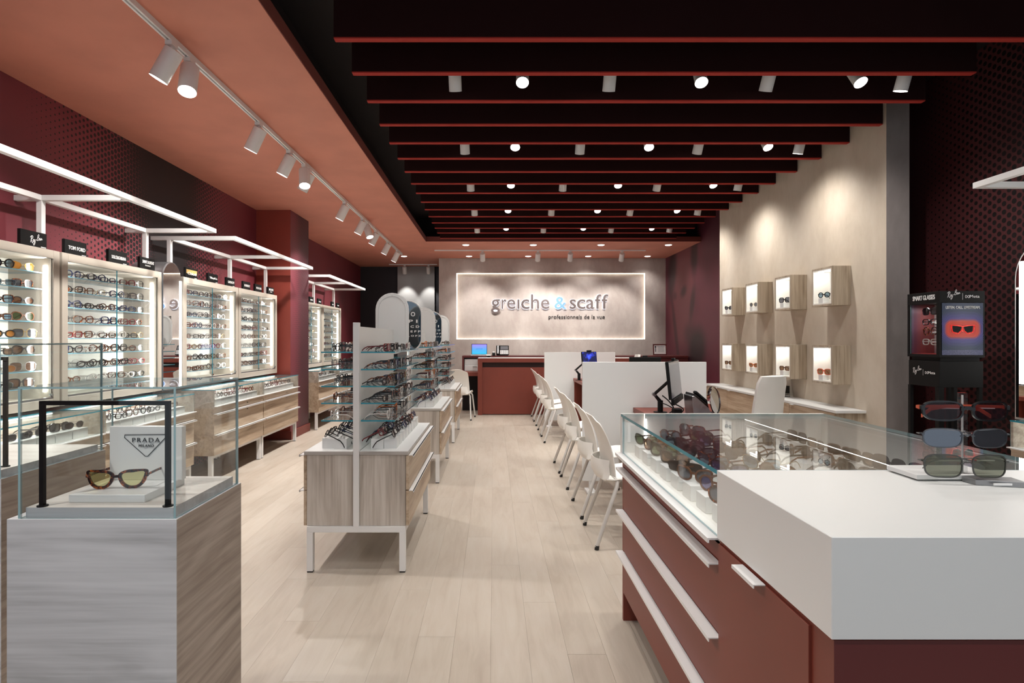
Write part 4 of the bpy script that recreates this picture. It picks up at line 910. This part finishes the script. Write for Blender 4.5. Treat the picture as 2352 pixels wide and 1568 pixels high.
monitor((1.20+.06, 8.55, .757), (1.365, 8.25, 1.09), (.35, -.94), .24, .19, 'small monitor with blue picture, seen over the nearest partition', bluescr(), tilt=.15)
monitor((2.05, 8.2, .757), (2.10, 8.05, 1.00), (0, 1), .44, .23, 'black monitor seen from behind over the nearest partition', M_SCR, arm=False, bar=False, tilt=.05)
t = thing('monitor_desk_extension', 'terracotta side desk carrying the rear monitor', 'desk', (2.2, 8.2, 0)); bx('desktop', M_TLAM, t, 1.885, 2.5, 7.97, 8.97, .715, .757); 
for x in (1.90, 2.46): bx('side_leg', M_TLAM, t, x, x+.03, 7.98, 8.96, 0, .715)
bx('stand', M_BLK, [o for o in bpy.data.objects if o.name.startswith('monitor') and o.get('label','').startswith('black monitor seen')][0], 2.07, 2.13, 8.03, 8.045, .757, .90)
# phone, cables, mirror on the near desk
t = thing('desk_phone', 'black desk phone tilted on its stand behind the nearest monitor', 'telephone', (1.62, 4.62, .757))
MB().prism([(0,0),(.17,.0),(.17,.02),(.01,.16),(-.012,.155)], (1.56, 4.52, .760), (1,0,0), (0,0,1), (0,1,0), .20).build('phone_body', M_GREYM, t, bevel=.003)
MB().prism([(0,.162),(.168,.022),(.178,.032),(.008,.176)], (1.56, 4.52, .760), (1,0,0), (0,0,1), (0,1,0), .20).build('keypad_plate', M_BLKG, t, bevel=.002)
MB().prism([(.01,.182),(.16,.056),(.176,.070),(.026,.198)], (1.56, 4.53, .760), (1,0,0), (0,0,1), (0,1,0), .05).build('handset', M_BLK, t, bevel=.006)
t = thing('round_mirror', 'round chrome table mirror on the nearest desk', 'mirror', (1.70, 4.35, .757)); mc = Vector((1.655, 4.35, .90)); ax = Vector((.75, -.66, .12)).normalized()
MB().tube([mc-ax*.012, mc-ax*.008, mc+ax*.008, mc+ax*.012], [.095, .108, .108, .098], 36, caps=False).build('rim', M_CHROME, t, smooth=True)
MB().cyl(mc-ax*.008, mc+ax*.006, .098, 36).build('mirror_glass', M_MIRROR, t)
MB().cyl((1.655, 4.35, .762), mc-Vector((0,0,.105)), .008, 10).build('stem', M_CHROME, t); MB().cyl((1.655,4.35,.757), (1.655,4.35,.765), .07, 28).build('base', M_CHROME, t)
def cable(pts, r, lab, m=None):
    q = [Vector(p) for p in pts]; out = []
    for i in range(len(q)-1):
        p0, p1, p2, p3 = q[max(i-1,0)], q[i], q[i+1], q[min(i+2,len(q)-1)]
        for k in range(6):
            s_ = k/6; out.append(.5*((2*p1)+(-p0+p2)*s_+(2*p0-5*p1+4*p2-p3)*s_*s_+(-p0+3*p1-3*p2+p3)*s_**3))
    out.append(q[-1]); tag(MB().tube(out, r, 6).build('cable', m or M_BLK), lab, 'cable')
cable([(1.38,4.74,.90),(1.42,4.70,.86),(1.45,4.66,.80),(1.40,4.62,.765),(1.46,4.60,.763),(1.52,4.64,.80),(1.46,4.68,.84)], .005, 'thick black cable looping beside the monitor pole')
cable([(1.37,4.73,.84),(1.40,4.68,.83),(1.47,4.66,.79),(1.50,4.60,.765),(1.58,4.58,.764)], .004, 'thin black cable running from the monitor to the phone')
cable([(1.68,4.40,.764),(1.74,4.42,.785),(1.80,4.40,.764),(1.86,4.44,.764)], .004, 'black cable on the desk beside the round mirror')
tag(MB().obox((1.455,4.60,.785), (1,.3,0), (-.3,1,0), (0,0,1), .035, .025, .027).build('power_adapter', M_BLK, bevel=.006), 'black power adapter under the nearest monitor', 'adapter')
tag(MB().obox((1.50,4.36,.766), (1,.9,.06), (-.9,1,0), (0,0,1), .05, .010, .006).build('marker_pen', M_RED, bevel=.003), 'red pen lying on the nearest desk', 'pen')
# staff chairs
def staff(x, y, rz, lab, hz=1.07):
    t = thing('office_chair', lab, 'chair', (0, 0, 0)); rr = []
    N = 9
    for i in range(11):
        u = i/10; z = .52+u*(hz-.52); hw = .165-.022*u; 
        if u > .9: hw *= .86
        rr.append([(-.20-.07*u*u+.03*(abs(2*j/(N-1)-1)**2), (2*j/(N-1)-1)*hw, z) for j in range(N)])
    o = shell_obj('backrest', rr, .035, t, M_CHAIR)
    MB().prism([(-.2,.44),(.22,.44),(.24,.47),(.22,.50),(-.2,.50)], (0,-.22,0), (1,0,0), (0,0,1), (0,1,0), .44).build('seat', M_CHAIR, t, bevel=.02, smooth=True)
    MB().tube([(-.1,0,.43),(-.22,0,.43),(-.245,0,.60)], .018, 8).build('back_bracket', M_GREYM, t)
    MB().cyl((0,0,.10),(0,0,.44),.025,16).build('gas_lift', M_GREYM, t)
    for k in range(5):
        a = 2*PI*k/5; MB().tube([(0,0,.10),(.26*math.cos(a),.26*math.sin(a),.07)], [.022,.014], 8).build('foot_spoke', M_GREYM, t); MB().cyl((.26*math.cos(a)-.012,.26*math.sin(a),.028),(.26*math.cos(a)+.012,.26*math.sin(a),.028),.028,14).build('castor', M_RUB, t)
    t.location = (x, y, 0); t.rotation_euler = (0, 0, rz); return t
staff(2.10, 4.74, PI/2+.38, 'white office chair behind the glass counter, before the credenza')
staff(2.20, 9.75, PI, 'white office chair barely seen over the rear partition', 1.10)
# ------------------------------------------------------------------ reception
t = thing('reception_desk', 'terracotta reception desk below the lit sign', 'reception desk', (.9, 10.6, 0))
dz = 1.02; x0, x1 = -.287, 2.9
MB().box(x0, x1, 10.40, 10.98, dz-.075, dz, {'+z': 1, '': 0}).build('desktop', [M_TLAM, M_WHITE], t, bevel=.001)
bx('end_panel', M_TLAM, t, x0, x0+.082, 10.40, 10.98, 0, dz-.075, bevel=.001); bx('end_panel', M_TLAM, t, x1-.082, x1, 10.40, 10.98, 0, dz-.075)
bx('front_panel', M_TLAM, t, x0+.082, x1-.082, 10.43, 10.45, .012, dz-.165, bevel=.001); bx('shadow_gap', M_TDARK, t, x0+.082, x1-.082, 10.47, 10.48, dz-.165, dz-.075)
bx('inner_body', M_TDARK, t, x0+.082, x1-.082, 10.48, 10.9, 0, dz-.165)
t = thing('rear_counter', 'dark terracotta rear counter with low desk wing and cubby at its left end', 'counter', (.8, 11.3, 0))
bx('counter_top', M_BURG, t, -.60, 3.70, 11.0, 11.5, 1.010, 1.048, bevel=.001); bx('end_panel', M_BURG, t, -.60, -.565, 11.0, 11.5, .70, 1.010)
bx('cubby_back', M_WHITE, t, -.565, .0, 11.30, 11.32, .76, 1.010); bx('low_desktop', M_TLAM, t, -.60, x0-.002, 10.62, 11.5, .685, .757, bevel=.001)
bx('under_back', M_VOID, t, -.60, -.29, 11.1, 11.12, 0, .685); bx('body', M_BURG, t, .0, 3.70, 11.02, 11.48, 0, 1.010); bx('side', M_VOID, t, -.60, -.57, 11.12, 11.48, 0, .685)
t = thing('printer', 'white printer in the cubby left of the reception desk', 'printer', (-.40, 11.12, .757))
MB().box(-.555, -.29, 11.01, 11.29, .7575, .86).box(-.555, -.29, 11.03, 11.29, .862, .985).build('printer_body', M_WHITE, t, bevel=.006); bx('paper_slot', M_BLK, t, -.40, -.32, 11.005, 11.01, .835, .842)
def tealscr():
    s = NT('teal_screen'); X = s.sep(s.pos()); c = s.ramp(s.math('MULTIPLY', s.math('SUBTRACT', X[2], 1.06), 5.0), [(0, srgb(30,170,200)), (.5, srgb(70,150,220)), (1, srgb(140,120,220))])
    s.b.inputs['Base Color'].default_value = (0,0,0,1); s.link(c, s.b.inputs['Emission Color']); s.b.inputs['Emission Strength'].default_value = 1.0; return s.m
t = thing('laptop', 'open laptop with teal screen on the counter left of the phone', 'laptop', (-.28, 11.15, 1.048))
bx('keyboard_base', M_WMET, t, -.435, -.125, 11.03, 11.24, 1.0485, 1.066, bevel=.002)
MB().obox((-.28, 11.27, 1.167), (1,0,0), (0,.18,1), (0,-1,.18), .152, .105, .004).build('lid', M_BLK, t, bevel=.002)
MB().obox((-.28, 11.2655, 1.167), (1,0,0), (0,.18,1), (0,-1,.18), .144, .096, .001).build('screen', tealscr(), t)
lettering('greiche & scaff', (-.34, 11.2635, 1.165), (1,0,0), (0,.18,1), .12, .016, M_INK, t)
t = thing('card_box', 'small white card box on the counter edge beside the laptop', 'box', (-.10, 11.05, 1.048)); bx('box_body', M_PAPER, t, -.145, -.055, 11.005, 11.06, 1.0485, 1.075, bevel=.001); bx('card', M_PAPER, t, -.140, -.060, 11.0, 11.004, 1.0, 1.078)
t = thing('office_phone', 'large black and silver office phone on the rear counter', 'telephone', (.17, 11.15, 1.048)); u_ = Vector((0,.5,1)).normalized(); w_ = Vector((0,-1,.5)).normalized()
MB().obox((.17, 11.16, 1.148), (1,0,0), u_, w_, .122, .100, .012).build('phone_body', M_BLK, t, bevel=.004)
pc = Vector((.17, 11.16, 1.148)); ex = Vector((1,0,0))
MB().obox(pc+ex*.032-u_*.045+w_*.0125, (1,0,0), u_, w_, .078, .043, .002).build('keypad_plate', M_WMET, t); MB().obox(pc+ex*.032+u_*.048+w_*.0125, (1,0,0), u_, w_, .072, .034, .002).build('display', M_SCR, t)
for a_ in range(4):
    for b_ in range(3): MB().obox(pc+ex*(-.022+a_*.036)+u_*(-.068+b_*.024)+w_*.0155, (1,0,0), u_, w_, .011, .007, .0025).build('key', M_GREYM, t)
MB().obox(pc-ex*.088+w_*.022, (1,0,0), u_, w_, .020, .088, .012).build('handset', M_GREYM, t, bevel=.006)
bx('stand', M_BLK, t, .06, .28, 11.14, 11.26, 1.0485, 1.07)
t = thing('tape_dispenser', 'small black tape dispenser between laptop and office phone', 'dispenser', (.0, 11.1, 1.048)); MB().cyl((-.02,11.1,1.094),(.02,11.1,1.094),.032,20).build('tape_roll', M_WHITE, t); MB().prism([(-.05,0),(.05,0),(.045,.03),(.02,.055),(-.02,.06),(-.05,.03)], (-.03,11.05,1.0485), (0,1,0), (0,0,1), (1,0,0), .06).build('housing', M_BLK, t, bevel=.004)
t = thing('framed_certificate', 'framed certificate leaning on the rear counter at right', 'framed certificate', (3.27, 11.4, 1.048))
up_ = Vector((0,.12,1)).normalized(); nn_ = Vector((0,-1,.12)).normalized(); cc = Vector((3.27, 11.40, 1.158))
for a, hu, hv in ((Vector((0,0,0))+up_*.098, .135, .010), (-up_*.098, .135, .010), (Vector((.125,0,0)), .010, .088), (Vector((-.125,0,0)), .010, .088)): MB().obox(cc+a, (1,0,0), up_, nn_, hu, hv, .009).build('frame_bar', M_BURG, t, bevel=.001)
MB().obox(cc, (1,0,0), up_, nn_, .115, .088, .003).build('document', M_PAPER, t)
MB().cyl(cc+Vector((-.085,0,0))+up_*.055+nn_*.003, cc+Vector((-.085,0,0))+up_*.055+nn_*.006, .017, 18).build('seal', M_INK, t); MB().obox(cc+Vector((-.085,0,0))+nn_*.004, (1,0,0), up_, nn_, .010, .045, .001).build('seal_ribbon', M_SCR, t)
for k in range(6): MB().obox(cc+Vector((.02,0,0))+up_*(.06-.02*k)+nn_*.0035, (1,0,0), up_, nn_, .06 if k else .075, .0025 if k else .005, .0006).build('text_line', M_SCR, t)
# ------------------------------------------------------------------ sign
KS = 12.50/F
def SX(px): return (px-VX)*KS
def SZ(py): return H-(py-VY)*KS
t = thing('wordmark_sign', 'backlit bronze letter sign reading greiche & scaff on the rear wall', 'sign', (1.2, YB+.07, 1.9))
t['label'] = 'backlit bronze and pale blue letter sign on the rear wall'
base = SZ(709)
def glyph(tx_, px0, px1, yb_, yt_, mat, off=.0):
    vs, fs = text_data(tx_, .94, off+.012, .5)
    a0 = min(v.x for v in vs); a1 = max(v.x for v in vs); b0 = min(v.y for v in vs); b1 = max(v.y for v in vs)
    X0, X1, Z0, Z1 = SX(px0), SX(px1), SZ(yb_), SZ(yt_)
    fr_ = [(X0+(v.x-a0)/(a1-a0)*(X1-X0), YB+.035-(v.z)*.012, Z0+(v.y-b0)/(b1-b0)*(Z1-Z0)) for v in vs]
    MB().add(fr_, fs).build('letter', mat, t)
    bk = [(p[0], YB+.052+(p[1]-YB-.035)*.2, p[2]) for p in fr_]
    vs2, fs2 = text_data(tx_, .94, off+.020, 0)
    MB().add([(X0+(v.x-a0)/(a1-a0)*(X1-X0), YB+.050, Z0+(v.y-b0)/(b1-b0)*(Z1-Z0)) for v in vs2], fs2).build('letter_backlight', M_HALO, t)
#            word glyphs measured one by one on the photo
for tx_, a, b, yb_, yt_, mat in (('g',1128,1148.5,720,686.5,0),('r',1152,1163.5,709,686.5,0),('e',1164.5,1184.5,709.5,686.5,0),('ı',1188.6,1193.4,709,686.8,0),('c',1197,1216.5,709.5,686.5,0),('h',1220,1239,709,675,0),('e',1242.8,1262.8,709.5,686.5,0),
                                 ('&',1274,1302,709.5,681,1),('s',1309,1324,709.5,686.5,0),('c',1326,1345.5,709.5,686.5,0),('a',1347,1366,709.5,686.5,0),('f',1368,1382,709,675,0),('f',1383.5,1398,709,675,0)):
    glyph(tx_, a, b, yb_, yt_, M_LETB if mat else M_LETT, .0)
t2 = thing('tagline_sign', 'small dark letters below the backlit sign on the rear wall', 'sign', (1.2, YB+.07, 1.8))
lettering('professionnels de la vue', (SX(1261), YB+.066, SZ(734.5)), (1,0,0), (0,0,1), SX(1391)-SX(1261), SZ(722)-SZ(734.5), M_INK, t2, offset=.0, depth=.006, space=1.05)
# ------------------------------------------------------------------ spectacles
def shape_pts(kind, n=18):
    a, b, p = {'round':(.0235,.0225,2), 'square':(.0265,.0205,3.6), 'rect':(.027,.0165,3.6), 'cat':(.0275,.0205,2.4), 'aviator':(.028,.0235,2.6), 'oval':(.027,.0185,2.1), 'big':(.0295,.0245,3), 'sport':(.031,.0165,3.0), 'wide':(.030,.0200,3.4), 'brow':(.0275,.0215,2.3)}[kind]
    out = []
    for i in range(n):
        t = 2*PI*i/n; c, s_ = math.cos(t), math.sin(t)
        x = a*math.copysign(abs(c)**(2/p), c); z = b*math.copysign(abs(s_)**(2/p), s_)
        if kind == 'cat': z += .0075*max(0, x/a)*(1 if z > 0 else .25); x += .002*(z/b)
        if kind == 'brow': x *= 1+.20*(z/b)+.10*(x > 0)*(z > 0)*(x/a); z = (z*.80+.0065*max(0, x/a)**2) if z > 0 else z*1.05
        if kind == 'aviator' and x < 0: z *= .86; x *= (.80 if z < 0 else 1)
        if kind in ('square','rect','big','wide','sport'): x *= 1+.05*(z/b)
        out.append((x, z))
    return out, a, b
def curve(x): return 1.3*x*x
METAL = ('gold', 'silver', 'grey', 'greyd')
def spec_parts(kind, metal, n=18, fold=False):
    """returns dict of MB for frame, lens_r, lens_l, temple_r, temple_l; front faces -y, base at z=0"""
    pts, a, b = shape_pts(kind, n); cxl = a+.009; r = .0010 if metal else .0017 if kind in ('sport','wide') else .0036 if kind == 'brow' else .0028; dep = .0010 if metal else .0022
    fr = MB(); D = {}
    zlow = -b
    for sg in (1, -1):
        k = len(fr.v)
        for (x, z) in pts:
            L_ = math.hypot(x, z); ox, oz = x*(1+r/L_), z*(1+r/L_); ix, iz = x*(1-r/L_), z*(1-r/L_)
            for (qx, qz, dy) in ((ox, oz, -dep), (ox, oz, dep), (ix, iz, dep), (ix, iz, -dep)): X = sg*(cxl+qx); fr.v.append((X, curve(X)+dy, qz-zlow+r))
        for i in range(n):
            j = (i+1) % n
            for q in range(4):
                w = (q+1) % 4; f = (k+i*4+q, k+j*4+q, k+j*4+w, k+i*4+w); fr.f.append(f if sg > 0 else f[::-1]); fr.m.append(0)
        ln = MB(); ln.add([(sg*(cxl+x), curve(sg*(cxl+x)), z-zlow+r) for x, z in pts], [tuple(range(n)) if sg > 0 else tuple(reversed(range(n)))]); D['lens_r' if sg > 0 else 'lens_l'] = ln
        xh = sg*(cxl+a+.003); zh = b*1.45-(.0 if kind != 'rect' else .002); y0 = curve(xh); hh = .0008 if metal else .0026
        tp = MB(); th = .0007 if metal else .0013; path = [(xh, y0-.001, zh), (xh*1.005, y0+.012, zh), (xh*1.0, y0+.055, zh), (xh*.98, y0+.095, zh-.002), (xh*.95, y0+.115, zh-.012), (xh*.92, y0+.132, max(.002, zh-.032))]
        if fold: path = [(xh, y0+.004, zh), (xh, y0+.012, zh), (xh*.5, y0+.020+.003*sg, zh), (-xh*.2, y0+.022+.003*sg, zh-.001), (-xh*.55, y0+.022+.003*sg, zh-.006), (-xh*.78, y0+.020+.003*sg, zh-.018)]
        for q, (X, Y, Z) in enumerate(path):
            e = hh*(1.5 if q == 0 else 1 if q < 3 else 1.2)
            tp.v += [(X-th, Y, Z-e), (X+th, Y, Z-e), (X+th, Y, Z+e), (X-th, Y, Z+e)]
        for q in range(len(path)-1):
            for w in range(4): tp.f.append((q*4+w, q*4+(w+1) % 4, (q+1)*4+(w+1) % 4, (q+1)*4+w)); tp.m.append(0)
        tp.f += [(3,2,1,0), tuple(4*(len(path)-1)+w for w in range(4))]; tp.m += [0, 0]
        D['temple_r' if sg > 0 else 'temple_l'] = tp
        fr.box(*sorted((sg*(cxl+a-.001), xh+sg*(th+(.003 if kind == 'brow' else 0)))), y0-.003, y0+.002, zh-hh*1.4, zh+hh*1.4)
    zb = b*1.30; g = .009-.0
    for q in range(4):
        xa, xb = -g-.003+q*(2*g+.006)/4, -g-.003+(q+1)*(2*g+.006)/4; mz = zb+.003*(1-abs((xa+xb)/2/g)); fr.box(xa, xb, -dep, dep, mz-(.0009 if metal else .003), mz+(.0009 if metal else .003))
    D['frame'] = fr; return D
COLS = {'black':srgb(20,19,20), 'tortoiseshell':srgb(96,46,22), 'brown':srgb(92,58,40), 'clear':srgb(205,200,196), 'grey':srgb(96,98,102), 'greyd':srgb(88,88,86), 'gold':srgb(170,140,84), 'silver':srgb(165,165,168), 'navy':srgb(34,44,78),
        'burgundy':srgb(104,26,34), 'red':srgb(176,34,28), 'orange':srgb(190,96,34), 'pink':srgb(200,140,128), 'coral':srgb(214,104,76)}
def tort(name):
    s = NT(name); f = s.noise(s.pos(), 95, 3, .6, .6); s.link(s.ramp(f, [(.42, srgb(26,18,16)), (.54, srgb(88,40,20)), (.66, srgb(190,100,40))]), s.b.inputs['Base Color']); s.b.inputs['Roughness'].default_value = .22; return s.m
FM = {k: (tort('tortoiseshell_acetate') if k == 'tortoiseshell' else plain(k+'_frame', c, .22 if k not in METAL else .3, .0 if k not in METAL else .8, .6)) for k, c in COLS.items()}
LM = {None: M_DEMO, 'olive': tinted('olive_lens', (.55,.58,.46,1), srgb(62,64,54), .6), 'green': tinted('green_lens', (.30,.42,.22,1), srgb(40,50,32), .55), 'brown': tinted('brown_lens', (.50,.32,.20,1), srgb(70,44,30), .55), 'amber': tinted('amber_lens', (.85,.50,.16,1), srgb(190,120,50), .5), 'grey': tinted('grey_lens', (.30,.32,.36,1), srgb(52,54,60), .6),
      'black': tinted('black_lens', (.10,.10,.12,1), srgb(22,22,24), .75), 'blue': tinted('blue_lens', (.40,.55,.65,1), srgb(70,92,110), .5), 'violet': tinted('violet_lens', (.40,.40,.66,1), srgb(80,80,120), .5), 'yellow': tinted('yellow_lens', (.86,.82,.48,1), srgb(170,164,96), .22),
      'plum': tinted('plum_lens', (.42,.28,.30,1), srgb(50,34,40), .35), 'mirrorgrey': plain('silver_mirror_lens', srgb(118,122,130), .05, .85)}
cacheP, cacheS = {}, {}
def pr(shape, metal, n, fold=False):
    k = (shape, metal, n, fold)
    if k not in cacheP: cacheP[k] = spec_parts(*k)
    return cacheP[k]
def parts_meshes(g):
    k = ('P', g['shape'], g['col'], g.get('lens'), bool(g.get('big')), bool(g.get('fold')))
    if k not in cacheS:
        D = pr(g['shape'], g['col'] in METAL, 40 if g.get('big') else 18, bool(g.get('fold'))); fm, lm = FM[g['col']], LM[g.get('lens')]; tm = (FM['coral'] if g['lens'] == 'plum' else FM['silver']) if g.get('fold') else fm
        cacheS[k] = [('frame_front', D['frame'].mesh('frame_front', fm)), ('lens', D['lens_r'].mesh('lens', lm)), ('lens', D['lens_l'].mesh('lens', lm)), ('temple', D['temple_r'].mesh('temple', tm)), ('temple', D['temple_l'].mesh('temple', tm))]
    return cacheS[k]
def single_mesh(g):
    k = ('S', g['shape'], g['col'], g.get('lens'))
    if k not in cacheS:
        D = pr(g['shape'], g['col'] in METAL, 12); mb = MB()
        for nm in ('frame', 'temple_r', 'temple_l'): mb.add(D[nm].v, D[nm].f, 0)
        for nm in ('lens_r', 'lens_l'): mb.add(D[nm].v, D[nm].f, 1)
        cacheS[k] = (mb, mb.mesh(g['kind'], [FM[g['col']], LM[g.get('lens')]]))
    return cacheS[k]
COLN.update({'greyd': 'grey'})
SHN = {'round':'round','square':'square','rect':'rectangular','cat':'cat-eye','aviator':'aviator','oval':'oval','big':'oversized', 'sport':'wraparound', 'wide':'wide', 'brow':'pointed'}
def imp(g): x, y, z = g['loc']; return (1e9 if g.get('big') or g.get('mid') else 1/max(.5, y)) if abs((x*F/max(y,.1)+VX)-1176) < 1230 else 0
for kind in ('eyeglasses', 'sunglasses'):
    L_ = sorted([g for g in GL if g['kind'] == kind and imp(g) > 0], key=lambda g: -imp(g))
    keep, rest = L_[:296], L_[296:]
    for i, g in enumerate(keep):
        lab = g.get('label') or f"{COLN.get(g['col'], g['col'])} {SHN[g['shape']]} {kind}, {g['where']}"
        full = g.get('big') or g.get('mid') or g['loc'][1] < 4.4
        nm = kind
        if full:
            o = thing(nm, lab, kind, g['loc'], g.get('group'))
            for pn, me in parts_meshes(g): c = bpy.data.objects.new(pn, me); COL.objects.link(c); c.parent = o
        else:
            o = bpy.data.objects.new(nm, single_mesh(g)[1]); COL.objects.link(o); o.location = g['loc']; tag(o, lab, kind, g.get('group'))
        o.rotation_euler = (g['pitch'], 0, g['rz']); o.scale = (g['sc'],)*3
    if rest:
        cols_ = sorted({(g['col'], g.get('lens')) for g in rest}, key=str); idx = {}; mats = []
        mb = MB()
        for g in rest:
            src = single_mesh(g)[0]; M_ = Matrix.Translation(g['loc']) @ Euler((g['pitch'], 0, g['rz'])).to_matrix().to_4x4() @ Matrix.Scale(g['sc'], 4)
            ms = []
            for q in (0, 1):
                key = ('f', g['col']) if q == 0 else ('l', g.get('lens'))
                if key not in idx: idx[key] = len(mats); mats.append(FM[g['col']] if q == 0 else LM[g.get('lens')])
                ms.append(idx[key])
            mb.add([M_ @ Vector(v) for v in src.v], src.f, [ms[q] for q in src.m])
        tag(mb.build(kind, mats), f'remaining small {kind} far back on the display shelves', kind, kind='stuff')
